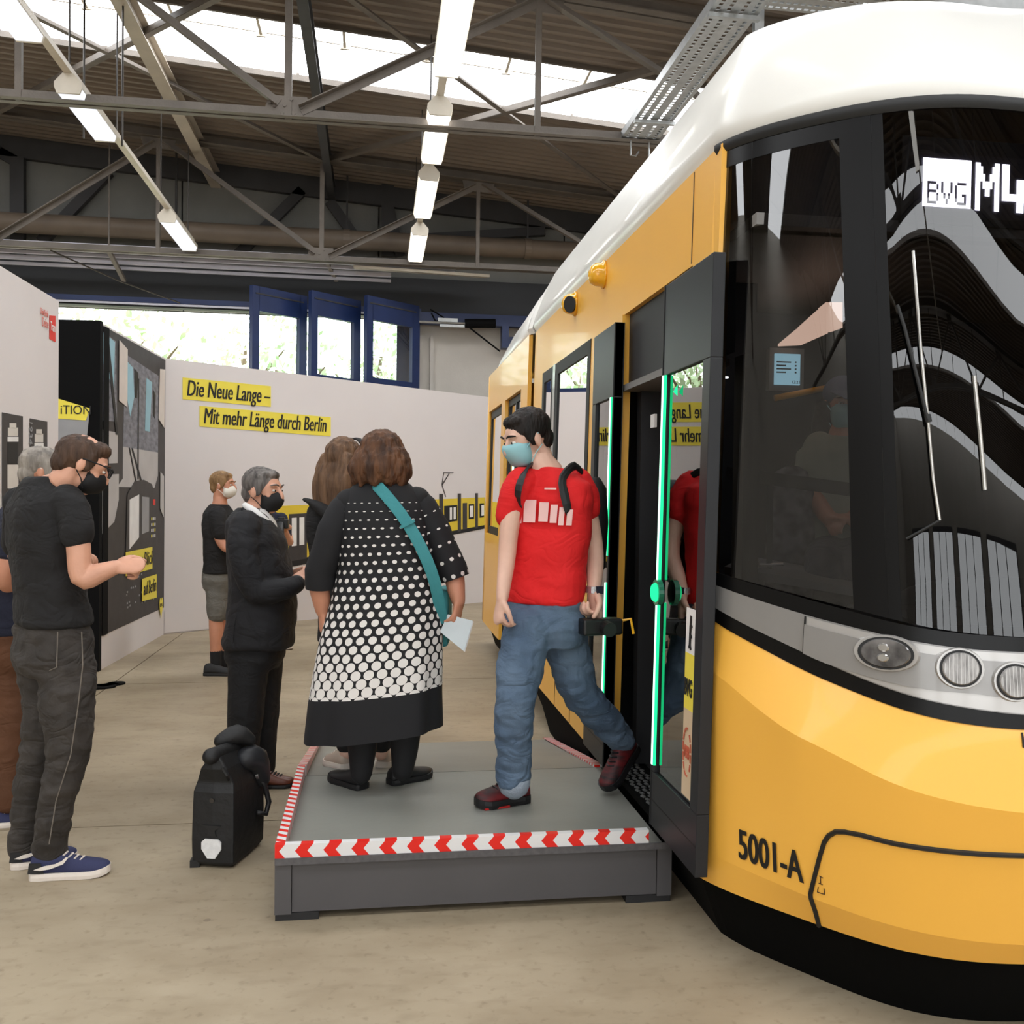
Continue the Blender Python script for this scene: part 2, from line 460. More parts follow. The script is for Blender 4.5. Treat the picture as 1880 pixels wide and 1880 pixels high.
# trusses
MOD = 4.62
def truss(y, label):
    t = thing('roof_truss', (0, y, 5.0), label, 'truss', 'roof trusses')
    x0, x1 = HX0, HX1
    c = MB()
    for s in (-1, 1):
        c.obox(((x0 + x1) / 2, y + s * .045, 5.005), ((x1 - x0) / 2, 0, 0), (0, .035, 0), (0, 0, .005))
        c.obox(((x0 + x1) / 2, y + s * .014, 5.045), ((x1 - x0) / 2, 0, 0), (0, .005, 0), (0, 0, .045))
    c.build('bottom_chord', 'steel_paint', t)
    c = MB()
    for s in (-1, 1):
        c.angle((x0, y + s * .015, zt(x0)), (x1, y + s * .015, zt(x1)), .12, .012, flip=s)
    c.build('top_chord', 'steel_paint', t)
    bn = [-.83 + MOD * k for k in range(-2, 3)]
    for xb in bn:
        MB().bar((xb, y, 5.0), (xb, y, zt(xb)), .065, .05, (0, 1, 0)).build('post', 'steel_paint', t)
        g = MB().prism([(xb - .22, y - .02, 5.03), (xb + .22, y - .02, 5.03), (xb + .17, y - .02, 5.2), (xb - .17, y - .02, 5.2)], (0, .012, 0))
        pl = g.build('gusset_plate', 'steel_paint', t)
        for bx_, bz in ((-.03, 5.10), (.03, 5.16), (-.12, 5.09), (-.16, 5.12), (.12, 5.09), (.16, 5.12), (-.05, 5.03), (.05, 5.03)):
            MB().disc((xb + bx_, y - .022, bz + .01), (0, -1, 0), .016, .014, 8).build('bolt', 'steel_paint', pl)
        for sgn in (-1, 1):
            xt = xb + sgn * MOD / 2
            if xt < HX0 or xt > HX1: continue
            a, b = V((xb + sgn * .1, y, 5.1)), V((xt - sgn * .05, y, zt(xt) - .05))
            MB().angle(a + V((0, -.022, 0)), b + V((0, -.022, 0)), .075, .01, (0, -1, 0)).build('diagonal', 'steel_paint', t)
    for xt in [x + MOD / 2 for x in bn]:
        if xt > HX1: continue
        MB().bar((xt, y, 5.0), (xt, y, zt(xt)), .055, .05, (0, 1, 0)).build('post', 'steel_paint', t)
        MB().prism([(xt - .25, y - .02, zt(xt) + .02), (xt + .25, y - .02, zt(xt) - .01), (xt + .2, y - .02, zt(xt) - .16), (xt - .2, y - .02, zt(xt) - .14)], (0, .012, 0)).build('gusset_plate', 'steel_paint', t)
    return t
TY = [14.14, 8.83, 3.52, -1.79, -7.1]
t0 = truss(14.14, 'brown grey steel roof truss nearest the gate wall, behind the lamp rows')
copy_tree(t0, (0, 8.83 - 14.14, 0), label='brown grey steel roof truss in front, crossing the lamp rows')
for y, wd_ in zip(TY[2:], ('nearest', 'middle', 'farthest')):
    copy_tree(t0, (0, y - 14.14, 0), label='steel roof truss behind the camera, %s of those mirrored in the windscreen' % wd_)
# roof beams and bracing between the two trusses in view
for x, w, mt_, lb in ((-2.58, .16, 'steel_light', 'steel roof beam toned pale for the light on it, left of the dark one, crossing the roof light'),  # pale tone stands in for light falling on this beam
                      (-.75, .11, 'steel_dark', 'dark steel roof beam passing beside the lit lamp row')):
    tag(MB().obox((x, 7.4, zt(x) + .05), (w / 2, 0, 0), (0, 8.2, 0), (0, 0, .006)).obox((x, 7.4, zt(x) - .06), (.006, 0, 0), (0, 8.2, 0), (0, 0, .1)).obox((x, 7.4, zt(x) - .16), (w / 2, 0, 0), (0, 8.2, 0), (0, 0, .006)).build('roof_beam', mt_), lb, 'beam', 'roof beams')
bl = ['first diagonal roof brace at far left', 'second diagonal roof brace crossing behind the pale beam', 'diagonal roof brace rising right of the lit lamps', 'diagonal roof brace falling right of the lit lamps',
      'diagonal roof brace above the tram', 'diagonal roof brace above the tram roof']
k = 0
for xa in (-5.45, -.83, 3.79):
    for p, q in (((xa, 8.83), (xa + MOD, 14.14)), ((xa + MOD, 8.83), (xa, 14.14))):
        a, b = V((p[0], p[1], zt(p[0]) - .03)), V((q[0], q[1], zt(q[0]) - .03))
        tag(MB().angle(a, b, .07, .01).build('roof_brace', 'steel_paint', org=a), bl[k], 'brace', 'diagonal roof braces'); k += 1

# ------------------------------------------------------------------ walls
YW = HY1
wb = sthing('wall_back', (0, YW, 0), 'hall end wall, grey above and off-white beside the gate', 'wall')
def wpiece(x0, x1, z0, z1, mt_, nm='wall_panel', y=YW):
    return MB().box(x0, x1, y, y + .25, z0, z1).build(nm, mt_, wb)
GZ = 4.5
wpiece(.62, HX1 + .3, 0, GZ, 'wall_plaster'); wpiece(HX0 - .3, -7.4, 0, GZ, 'wall_plaster')
for k, x0 in enumerate([-13.3, -9.4, -6.2, -3.1, 0.0, 3.1, 6.2, 8.9]):
    x1 = [-9.4, -6.2, -3.1, 0, 3.1, 6.2, 8.9, 11.3][k]
    wpiece(x0 + .012, x1 - .012, GZ, 7.7, 'wall_grey')
MB().box(HX0 - .3, HX1 + .3, YW + .2, YW + .3, GZ, 7.7).build('wall_backing', 'wall_grey', wb)
MB().box(HX0, HX1, YW - .16, YW, GZ - .02, GZ + .62).build('lintel', 'lintel_black', wb)
MB().box(-7.4, .7, YW - .2, YW - .12, GZ + .04, GZ + .12).build('lintel_rail', 'gate_blue', wb)
MB().box(-7.4, .7, YW - .215, YW - .2, GZ + .0, GZ + .03).build('lintel_strip', 'conduit', wb)
# dark eaves band and bracing of the end wall
mb = MB()
mb.add([(HX0, YW - .05, zr(HX0)), (HX1, YW - .05, zr(HX1)), (HX1, YW - .05, zr(HX1) - .32), (HX0, YW - .05, zr(HX0) - .32)], [(0, 1, 2, 3)])
mb.build('eaves_beam', 'steel_dark', wb, solid=.1)
for a, b in (((200, 315), (75, 445)), ((555, 350), (435, 470)), ((605, 370), (655, 440)), ((715, 385), (735, 470)), ((0, 280), (35, 300))):
    p, q = ony(*a, YW - .1), ony(*b, YW - .1)
    MB().bar(p, q, .16, .1, (0, 1, 0)).build('wall_brace', 'steel_dark', wb)
for px in (33, 712):
    p, q = ony(px, 290, YW - .12), ony(px, 470, YW - .12)
    MB().bar(p, q, .2, .12, (0, 1, 0)).build('wall_post', 'steel_dark', wb)
p, q = ony(632, 447, YW - .12), ony(1000, 425, YW - .12)
MB().bar(p, q, .14, .12, (0, 1, 0)).build('wall_brace', 'steel_dark', wb)
# side walls and rear wall
struct(MB().box(HX0 - .3, HX0, HY0, HY1, 0, 7.8).build('wall_left', 'wall_side', org=(HX0, 0, 0)))
struct(MB().box(HX1, HX1 + .3, HY0, HY1, 0, 6.2).build('wall_right', 'wall_side', org=(HX1, 0, 0)))
wr = struct(MB().box(HX0, HX1, HY0 - .3, HY0, 0, 7.8).build('wall_rear', 'wall_side', org=(0, HY0, 0)))
for i in range(4):
    x0 = -10.6 + i * 5.2
    w = sthing('window_%d' % (10 + i), (x0 + 2, HY0, 1), 'large bright glazed gate in the hall end wall behind the camera', 'window')
    MB().box(x0, x0 + 4.2, HY0 + .01, HY0 + .03, .9, 4.8).build('pane', 'glazed_wall', w)
    f = MB()
    for xx in (x0, x0 + 1.4, x0 + 2.8, x0 + 4.2): f.box(xx - .05, xx + .05, HY0, HY0 + .08, .9, 4.8)
    for zz in (.9, 2.2, 3.5, 4.8): f.box(x0, x0 + 4.2, HY0, HY0 + .08, zz - .05, zz + .05)
    f.build('window_frame', 'steel_dark', w)

# pipe on brackets, conduits under the far truss
pz = ony(400, 428, YW - .45).z
pp = thing('heating_pipe', (-1, YW - .45, pz), 'thick brown pipe running across the end wall above the gate', 'pipe')
MB().tube([(HX0 + .1, YW - .45, pz), (HX1 - .1, YW - .45, pz)], .15, 20).build('pipe', 'pipe_paint', pp, smooth=True)
for x in (-9, -5.8, -3.1, -.5, 2.4, 5.2, 8):
    MB().tube([(x - .05, YW - .45, pz), (x + .05, YW - .45, pz)], .165, 20).build('pipe_collar', 'pipe_paint', pp)
    MB().bar((x, YW - .45, pz + .15), (x, YW - .45, zr(x) - .02), .03, .03, (0, 1, 0)).build('hanger_rod', 'steel_dark', pp)
rk = thing('conduit_rack', ony(300, 475, 14.9), 'pale cable conduits and beige duct hung under the truss nearest the gate', 'conduits')
for k, (py, yy, r) in enumerate(((458, 14.6, .02), (466, 14.72, .035), (476, 14.86, .022), (486, 14.98, .03), (497, 15.1, .022))):
    z = ony(300, py, yy).z
    x1 = 1.2 if k < 3 else .2
    MB().bar((-9, yy, z + .02), (x1, yy, z), r * 2.2, r * 2).build('conduit', 'conduit', rk)
for px in (200, 590):
    a, b = ony(px, 461, 14.5), ony(px + 28, 515, 15.2)
    MB().bar(a, b, .06, .05).build('hanger_strut', 'steel_paint', rk)
    MB().bar(a, V((a.x, a.y, zr(a.x) - .02)), .02, .02, (0, 1, 0)).build('hanger_rod', 'steel_paint', rk)
a, b = ony(650, 488, 14.55), ony(895, 505, 14.55)
MB().obox((a + b) / 2 + V((0, 0, -.02)), (b - a) / 2, (0, .3, .06), (0, 0, .02)).build('cable_duct', 'lamp_housing', rk)
a, b = ony(-40, 474, 13.2), ony(330, 556, YW - .24); a = onx(-120, 440, -4.6); a = V((a.x, 14.14, 4.98))
wm = a.lerp(b, .5) - V((0, 0, .04))
tag(MB().tube([a, a.lerp(wm, .5), wm, wm.lerp(b, .5), b], .012, 6).build('overhead_wire', 'chain'), 'thin dark wire slanting down across the gate opening', 'wire')

# ------------------------------------------------------------------ blue folding gate
gate = thing('folding_gate', ony(600, 600, 14.6) * 1.0, 'dark blue folding gate with glazed leaves standing open beside the white wall', 'gate')
leaves = [((462, 13.75), (556, 14.45)), ((570, 14.05), (655, 14.75)), ((672, 14.35), (762, 15.1))]
for (pa, da), (pb, db) in leaves:
    A_, B_ = at(pa, 700, da), at(pb, 700, db); A_.z = B_.z = 0
    dr = (B_ - A_); Lw = dr.length; dr.normalize(); nr = V((dr.y, -dr.x, 0))
    leaf = None
    def lf(s0, s1, z0, z1, t=.04):
        return (A_ + dr * ((s0 + s1) / 2) + V((0, 0, (z0 + z1) / 2)), dr * ((s1 - s0) / 2), nr * t, V((0, 0, (z1 - z0) / 2)))
    HT = 4.62
    fr = MB()
    fr.obox(*lf(-.02, .1, .02, HT)).obox(*lf(Lw - .1, Lw + .04, .02, HT)).obox(*lf(.085, Lw - .085, HT - .36, HT)).obox(*lf(.085, Lw - .085, .02, .9))
    fr.obox(*lf(.085, Lw - .085, 3.26, 3.38)).obox(*lf(.085, Lw - .085, 1.95, 2.07))
    leaf = fr.build('gate_leaf', 'gate_blue', gate)
    MB().obox(*lf(.03, Lw - .03, HT - .12, HT - .1, .05)).build('top_rail', 'steel_dark', leaf)
    for z0, z1 in ((3.38, HT - .36), (2.07, 3.26), (.9, 1.95)):
        MB().obox(*lf(.085, Lw - .085, z0, z1, .004)).build('pane', 'clear_pane', leaf)
A_ = ony(758, 600, 15.22)
MB().box(A_.x - .25, A_.x + .12, 15.3, 15.58, .02, 4.5).build('gate_post', 'gate_blue', gate)
MB().box(A_.x, A_.x + 2.2, 15.25, 15.42, 4.36, 4.54).build('track_beam', 'gate_blue', gate)
MB().box(A_.x + 1.45, A_.x + 1.56, 15.2, 15.42, 4.0, 4.36).build('track_bracket', 'gate_blue', gate)
MB().box(A_.x + 1.5, A_.x + 4, 15.3, 15.42, 4.08, 4.2).build('track_arm', 'gate_blue', gate)
a, b = ony(805, 592, 15.22), ony(860, 592, 15.22)
MB().tube([a + V((.43, 0, 0)), b + V((.44, 0, 0))], .075, 14).build('drive_cylinder', 'panel_black', gate, smooth=False)
MB().tube([a - V((.35, 0, 0)), a + V((.43, 0, 0))], .02, 8).build('drive_rod', 'galvanised', gate)
MB().obox(a + V((.15, 0, .04)), (.16, 0, 0), (0, .03, 0), (0, 0, .03)).obox(a + V((.22, 0, -.05)), (.2, 0, 0), (0, .03, 0), (0, 0, .02)).build('drive_carriage', 'galvanised', gate)
MB().tube([ony(860, 600, 15.22), ony(918, 645, 15.25)], .014, 8).build('stay_rod', 'panel_black', gate)
MB().tube([ony(792, 575, 15.25), ony(800, 590, 15.22), ony(815, 583, 15.22), ony(790, 568, 15.25)], .012, 6).build('drive_cable', 'panel_black', gate)
for px in (773, 793):
    p = ony(px, 650, YW - .05)
    tag(MB().box(p.x - .03, p.x + .03, YW - .08, YW, .1, 4.2).build('wall_pipe', 'wall_plaster'), 'thin off-white riser pipe on the wall, %s' % ('next to the gate post' if px < 780 else 'right of the one by the gate post'), 'pipe', 'riser pipes')

# ------------------------------------------------------------------ exhibition walls
A3, B3, P3 = V((-2.313, 10.789, 0)), V((1.62, 13.852, 0)), V((-2.389, 8.681, 0))
EH = 3.05
class Plane:
    """vertical wall face from a to b; point lookups by photo pixel"""
    def __init__(s, a, b): s.a, s.d = V(a), (V(b) - V(a)).normalized(); s.n = V((s.d.y, -s.d.x, 0))
    def hit(s, px, py):
        v = ray(px, py); t = (s.a - CAM).dot(s.n) / v.dot(s.n); return CAM + v * t
    def poly(s, parent, pts, material, name, lift=.004, px=True):
        q = [(s.hit(*p) if px else p) + s.n * lift for p in pts]
        return MB().prism(q, s.n * -.002).build(name, material, parent)
Dd = (B3 - A3).normalized()
E1 = Plane(A3, B3)
C3 = B3 + Dd * 2.2
e1 = thing('exhibition_wall', (A3 + C3) / 2, 'white exhibition wall with two yellow title strips and a long tram picture', 'display wall')
nb = -E1.n * .08
MB().prism([A3, C3, C3 + V((0, 0, EH)), A3 + V((0, 0, EH))], nb).build('board', 'panel_white', e1)
# ...title strips
mat('print_yellow', rgb(240, 222, 78), .6, var=.01)
mat('print_black', rgb(24, 24, 26), .6)
mat('print_red', rgb(226, 60, 48), .6, var=.01)
mat('print_grey', rgb(150, 150, 152), .6)
mat('print_dark', rgb(62, 58, 58), .6, var=.15, scale=8)
mat('print_white', rgb(236, 234, 232), .6)
mat('print_tram', rgb(226, 198, 60), .6, var=.03)
def strip(pl, parent, pts, txt, p0, h, sx, shear=.18, off=.0):
    s_ = pl.poly(parent, pts, 'print_yellow', 'title_strip', .005)
    o = pl.hit(*p0) + pl.n * .008
    for k_ in (0, 1, 2): text(txt, h, 'print_black', s_, o + pl.d * (.0035 * k_) + pl.n * (.0004 * k_), pl.d, (0, 0, 1), sx=sx, shear=shear, off=off)
strip(E1, e1, [(335, 747), (497, 747), (497, 709), (335, 693)][0:0] + [(335, 733), (497, 747), (497, 709), (335, 693)], 'Die Neue Lange –', (341, 726), .255, .565)
strip(E1, e1, [(366, 783), (607, 801), (607, 766), (366, 745)], 'Mit mehr Länge durch Berlin', (372, 777), .255, .565)
# ...long tram print
def q4(x0, x1, yt0, yt1, yb0, yb1): return [(x0, yb0), (x1, yb1), (x1, yt1), (x0, yt0)]
trp = E1.poly(e1, q4(440, 890, 932, 913, 1050, 966), 'print_tram', 'tram_picture', .004)
def tp(x0, x1, a, b, mt_, nm, lift=.007):
    """panel on the tram print: fractions a..b of its height"""
    f = lambda x, t: (932 + (913 - 932) * (x - 440) / 450) * (1 - t) + (1050 + (966 - 1050) * (x - 440) / 450) * t
    return E1.poly(trp, [(x0, f(x0, b)), (x1, f(x1, b)), (x1, f(x1, a)), (x0, f(x0, a))], mt_, nm, lift)
for x0, x1 in ((806, 813), (840, 846), (872, 877)): tp(x0, x1, -.15, 1.02, 'print_dark', 'joint_bellows')
tp(440, 890, .96, 1.08, 'print_black', 'skirt_shadow', .006)
for x0, x1 in ((530, 563), (849, 857)): tp(x0, x1, .15, .98, 'print_dark', 'picture_door')
for x0, x1 in ((535, 544), (549, 558)): tp(x0, x1, .22, .72, 'print_white', 'picture_window', .010)
for x0, x1 in ((568, 600), (815, 839), (860, 870), (880, 888), (480, 520)):
    tp(x0, x1, .2, .68, 'print_black', 'picture_window'); 
for x0, x1 in ((570, 576), (825, 829), (832, 836), (862, 868), (883, 888)): tp(x0, x1, .26, .62, 'print_white', 'picture_window', .010)
pan = MB()
for a, b in (((818, 912), (811, 890)), ((811, 890), (825, 868)), ((813, 868), (832, 868)), ((825, 868), (812, 890)), ((811, 890), (814, 869))):
    p, q = E1.hit(*a) + E1.n * .006, E1.hit(*b) + E1.n * .006
    pan.bar(p, q, .012, .003, E1.n)
pan.build('pantograph_drawing', 'print_dark', trp)
fr_ = E1.poly(e1, [(302, 1120), (895, 1075), (895, 1108), (302, 1162)], 'panel_white', 'base_band', .01)

# cab photograph wall
E2 = Plane(P3, A3)
e2 = thing('photo_wall', (A3 + P3) / 2, 'wall with large driver cab photograph and yellow slogan boxes', 'display wall')
MB().prism([P3, A3, A3 + V((0, 0, EH)), P3 + V((0, 0, EH))], -E2.n * .08).build('board', 'panel_white', e2)
L2 = (A3 - P3).length
def p2(s, z): return P3 + E2.d * (s * L2) + V((0, 0, z))
def e2p(pts, mt_, nm, lift, par): return E2.poly(par, [p2(s, z) for s, z in pts], mt_, nm, lift, px=False)
mat('photo_street', rgb(186, 182, 180), .6, var=.08, scale=3)
mat('photo_sky', rgb(150, 190, 205), .6, var=.12, scale=2)
mat('photo_towers', rgb(122, 122, 130), .6, var=.35, scale=9, stretch=(1, 1, 2.5))
mat('photo_mirror', rgb(216, 206, 198), .6, var=.05)
ph = e2p([(0, .3), (1, .3), (1, EH - .02), (0, EH - .02)], 'print_dark', 'cab_photograph', .003, e2)
e2p([(-.0, .02), (.02, .02), (.02, .3), (.0, .3)], 'panel_white', 'photo_edge', .003, ph)
e2p([(0, .3), (.07, .3), (.07, EH - .02), (0, EH - .02)], 'panel_black', 'photo_edge', .013, ph)
e2p([(.2, 1.62), (.80, 1.62), (.86, 1.75), (.86, 2.0), (.28, 2.0), (.28, 1.7)], 'photo_street', 'photo_street', .006, ph)
e2p([(.0, 1.2), (.16, 1.3), (.22, 1.5), (.22, 1.74), (.0, 1.72)], 'photo_street', 'photo_street', .006, ph)
e2p([(.0, 1.82), (.2, 1.84), (.2, 2.12), (.0, 2.12)], 'photo_street', 'photo_street', .006, ph)
e2p([(.28, 2.0), (.86, 2.0), (.86, 2.82), (.30, 2.88)], 'photo_towers', 'photo_towers', .006, ph)
e2p([(.0, 2.2), (.19, 2.22), (.17, 2.95), (.0, 2.98)], 'photo_towers', 'photo_towers', .006, ph)
for a in ([(.32, 2.5), (.38, 2.3), (.44, 2.5), (.42, 2.78), (.32, 2.82)], [(.62, 2.2), (.70, 2.2), (.74, 2.72), (.64, 2.74)], [(.0, 2.7), (.14, 2.5), (.15, 2.94), (.0, 2.97)]):
    e2p(a, 'photo_sky', 'photo_sky', .009, ph)
for a in ([(.02, 2.98), (.06, 2.98), (.2, 2.1), (.17, 2.1)], [(.44, 2.78), (.5, 2.75), (.48, 2.5), (.45, 2.5)], [(.76, 2.65), (.8, 2.6), (.79, 2.35), (.76, 2.4)], [(.5, 2.7), (.515, 2.7), (.515, 1.7), (.5, 1.7)], [(.4, 2.0), (.42, 2.0), (.60, 1.63), (.57, 1.63)], [(.36, 2.0), (.375, 2.0), (.5, 1.63), (.48, 1.63)]):
    e2p(a, 'print_black', 'photo_shape', .011, ph)
e2p([(.21, 2.42), (.33, 2.38), (.33, 2.93), (.21, 2.98)], 'photo_mirror', 'photo_mirror', .012, ph)
e2p([(.86, 2.36), (.97, 2.28), (.98, 2.92), (.88, 2.9)], 'photo_mirror', 'photo_mirror', .012, ph)
e2p([(.9, 1.4), (.97, 1.3), (.97, 1.75), (.9, 1.8)], 'photo_street', 'photo_mirror', .012, ph)
e2p([(.32, 1.0), (.86, 1.0), (.84, 1.5), (.74, 1.66), (.60, 1.70), (.45, 1.68), (.34, 1.55)], 'print_dark', 'photo_console', .012, ph)
e2p([(.37, 1.02), (.52, 1.12), (.52, 1.55), (.37, 1.5)], 'print_white', 'photo_screen', .014, ph)
e2p([(.57, 1.15), (.69, 1.17), (.69, 1.52), (.57, 1.53)], 'print_grey', 'photo_panel', .014, ph)
for i in range(4):
    for j in range(3):
        e2p([(.73 + j * .03, 1.1 + i * .06), (.745 + j * .03, 1.1 + i * .06), (.745 + j * .03, 1.13 + i * .06), (.73 + j * .03, 1.13 + i * .06)], 'print_white' if (i + j) % 3 else 'print_yellow', 'photo_button', .015, ph)
e2p([(.76, 1.44), (.80, 1.44), (.80, 1.5), (.76, 1.5)], 'print_red', 'photo_button', .015, ph)
for k in range(26):
    s_, z_ = random.uniform(.32, .8), random.uniform(.42, .78)
    e2p([(s_, z_), (s_ + .018, z_), (s_ + .018, z_ + .018), (s_, z_ + .018)], 'print_grey', 'photo_button', .006, ph)
def box2(pts, txt, o, h, sx):
    b = E2.poly(ph, pts, 'print_yellow', 'slogan_box', .016)
    text(txt, h, 'print_black', b, E2.hit(*o) + E2.n * .02, E2.d, (0, 0, 1), sx=sx, shear=.15, off=.0)
box2([(228, 1058), (277, 1044), (277, 1004), (228, 1014)], 'Neuer Blick', (232, 1046), .20, .9)
box2([(258, 1104), (285, 1097), (285, 1054), (258, 1063)], 'auf Berlin', (260, 1093), .20, .62)
hp = []
for k in range(24):
    t = 2 * pi * k / 24
    hp.append(p2(.925 + .0042 * 16 * sin(t) ** 3 * .5, .33 + .009 * (13 * cos(t) - 5 * cos(2 * t) - 2 * cos(3 * t) - cos(4 * t)) * .9))
hb = E2.poly(e2, hp, 'print_yellow', 'heart_badge', .016, px=False)
text('BVG', .055, 'print_black', hb, p2(.895, .33) + E2.n * .02, E2.d, (0, 0, 1), sx=1.)

# black end panel with folded tram poster
E3 = Plane(onz(100, 605, EH).xy.to_3d() + V((-.8, 0, 0)), P3 + V((-.03, .02, 0)))
q = P3 + V((-.03, .02, 0))
e3 = thing('black_partition', q, 'matt black partition between the white history wall and the photo wall', 'display wall')
q = P3 + V((.006, -.09, 0))
MB().prism([V((-4.2, q.y + .12, 0)), q, q + V((0, 0, EH + .01)), V((-4.2, q.y + .12, EH + .01))], (0, .08, 0)).build('board', 'panel_black', e3)
E3 = Plane((-4.2, q.y + .12, 0), q)
pst = E3.poly(e3, [(98, 880), (152, 880), (165, 752), (98, 729)], 'print_grey', 'poster', .004)
yb = E3.poly(pst, [(98, 768), (158, 772), (166, 750), (98, 729)], 'print_yellow', 'poster_band', .007)
text('iTION', .11, 'print_black', yb, E3.hit(111, 760) + E3.n * .01, E3.d, (0, 0, 1), sx=.9)

# history wall
a4, b4 = onz(0, 488, EH), onz(108, 553, EH); a4.z = b4.z = 0
d4 = (b4 - a4).normalized(); a5 = a4 - d4 * 1.6
e4 = thing('history_wall', (a5 + b4) / 2, 'white exhibition wall with two dark framed tram drawings and a red logo', 'display wall')
E4 = Plane(a5, b4)
MB().prism([a5, b4, b4 + V((0, 0, EH)), a5 + V((0, 0, EH))], -E4.n * .08).build('board', 'panel_white', e4)
mat('print_salmon', rgb(216, 130, 120), .6)
mat('print_cream', rgb(214, 208, 200), .6)
lg = E4.poly(e4, [(90, 622), (101, 628), (101, 580), (90, 579)], 'print_red', 'logo_block', .004)
text('Dein Berlin', .07, 'print_salmon', lg, E4.hit(73, 576) + E4.n * .006, E4.d, (0, 0, 1), sx=.5)
text('Deine', .10, 'print_salmon', lg, E4.hit(76, 598) + E4.n * .006, E4.d, (0, 0, 1), sx=.55)
text('Tram', .10, 'print_white', lg, E4.hit(90.5, 606) + E4.n * .009, E4.d, (0, 0, 1), sx=.48)
def drawing(x0, x1, yt, yb_, yr, lbl):
    f = E4.poly(e4, [(x0, yb_), (x1, yb_), (x1, yt + (x1 - x0) * .19), (x0, yt)], 'print_dark', 'drawing_panel', .004)
    w = x1 - x0
    def rr(a, b, c, d, mt_, nm): E4.poly(f, [(x0 + a * w, yt + d), (x0 + b * w, yt + d), (x0 + b * w, yt + c), (x0 + a * w, yt + c)], mt_, nm, .007)
    rr(.34, .66, 20, 30, 'print_cream', 'drawn_roof'); rr(.26, .74, 28, 44, 'print_cream', 'drawn_front'); rr(.24, .76, 45, 54, 'print_white', 'drawn_fascia')
    rr(.26, .74, 55, 94, 'print_black', 'drawn_window'); rr(.24, .76, 96, 140, 'print_cream', 'drawn_body')
    return f
drawing(3, 41, 757, 960, 0, '')
drawing(54, 86, 768, 960, 0, '')
text('1934', .09, 'print_grey', e4, E4.hit(52, 770) + E4.n * .006, (0, 0, -1), E4.d, sx=1.)

# black foot plate lying by the photo wall
fp = onz(182, 1262)
tag(MB().disc((fp.x, fp.y, .0), (0, 0, 1), .13, .012, 24, r2=.09, up=(0, 1, 0)).disc((fp.x + .1, fp.y + .12, .0), (0, 0, 1), .07, .012, 20, up=(0, 1, 0)).bar((fp.x, fp.y, .006), (fp.x + .1, fp.y + .12, .006), .1, .012).build('foot_plate', 'panel_black'), 'flat black steel foot plate on the floor by the photo wall', 'foot plate')

# ------------------------------------------------------------------ luminaires
def lamp_row(x, spots, lit, side, lbls):
    z = 5.05
    r = thing('lamp_rail', (x, 10, z + .17), 'pale mounting rail of the %s lamp row' % side, 'rail', 'lamp rails')
    MB().box(x - .035, x + .035, -6, 14.2, z + .15, z + .2).build('rail', 'lamp_housing', r)
    for y in (6.9, 8.7, 10.2, 12.2, 13.9):
        MB().tube([(x, y, z + .2), (x, y, zr(x) - .02)], .008, 6).build('chain', 'chain', r)
    first = None
    for i, (y0, y1) in enumerate(spots):
        t = thing('lamp', (x, (y0 + y1) / 2, z), lbls[i], 'lamp', 'hanging tube lamps')
        w = .115
        pr = lambda yy, s: [(x - w * s, yy, z + .03), (x + w * s, yy, z + .03), (x + w * s, yy, z + .07), (x + .045, yy, z + .15), (x - .045, yy, z + .15), (x - w * s, yy, z + .07)]
        MB().loft([pr(y0, 1), pr(y1, 1)]).build('housing', 'lamp_housing', t)
        MB().loft([[(x - w * .92, yy, z + .03), (x + w * .92, yy, z + .03), (x + w * .8, yy, z - .02), (x - w * .8, yy, z - .02)] for yy in (y0 + .02, y1 - .02)]).build('diffuser', lit, t)
        for yy in (y0, y1): MB().prism([(x - w, yy, z + .03), (x + w, yy, z + .03), (x + w * .82, yy, z - .025), (x - w * .82, yy, z - .025)], (0, .02 if yy == y0 else -.02, 0)).build('end_cap', 'lamp_housing', t)
lamp_row(.54, [(6.45, 7.8), (8.56, 9.85), (10.35, 11.8), (12.55, 14.0), (4.4, 5.75), (2.3, 3.65), (-1.5, -.15)], 'tube_lit', 'right', [
    'brightest lit tube lamp, nearest in the right row', 'lit tube lamp crossed by the front truss chord', 'lit tube lamp third from the front in the right row', 'small lit tube lamp farthest in the right row'] + ['lit tube lamp overhead, nearest of those mirrored in the windscreen', 'lit tube lamp overhead, middle one mirrored in the windscreen', 'lit tube lamp overhead, farthest mirrored in the windscreen'])
lamp_row(-2.68, [(6.4, 7.75), (8.66, 9.8), (12.55, 14.0), (4.3, 5.6), (-1.5, -.15)], 'tube_dim', 'left', [
    'dim tube lamp at the top left corner', 'pale tube lamp crossed by the front truss in the left row', 'small dim tube lamp farthest in the left row'] + ['dim tube lamp just above the top left picture corner', 'dim tube lamp behind the camera in the left row'])
for i, (px, py, d) in enumerate(((155, 0, 9.2), (226, 0, 9.4))):
    p = at(px, py, d); q = at(px, 200, d)
    tag(MB().tube([p, p + V((0, 0, 1)), ], .01, 6).tube([V((p.x, p.y, 5.05)), p], .01, 6).build('hanging_chain', 'chain'), 'dark hanging chain left of the pale roof beam, %s' % ('left one' if i == 0 else 'right one'), 'chain', 'hanging chains')

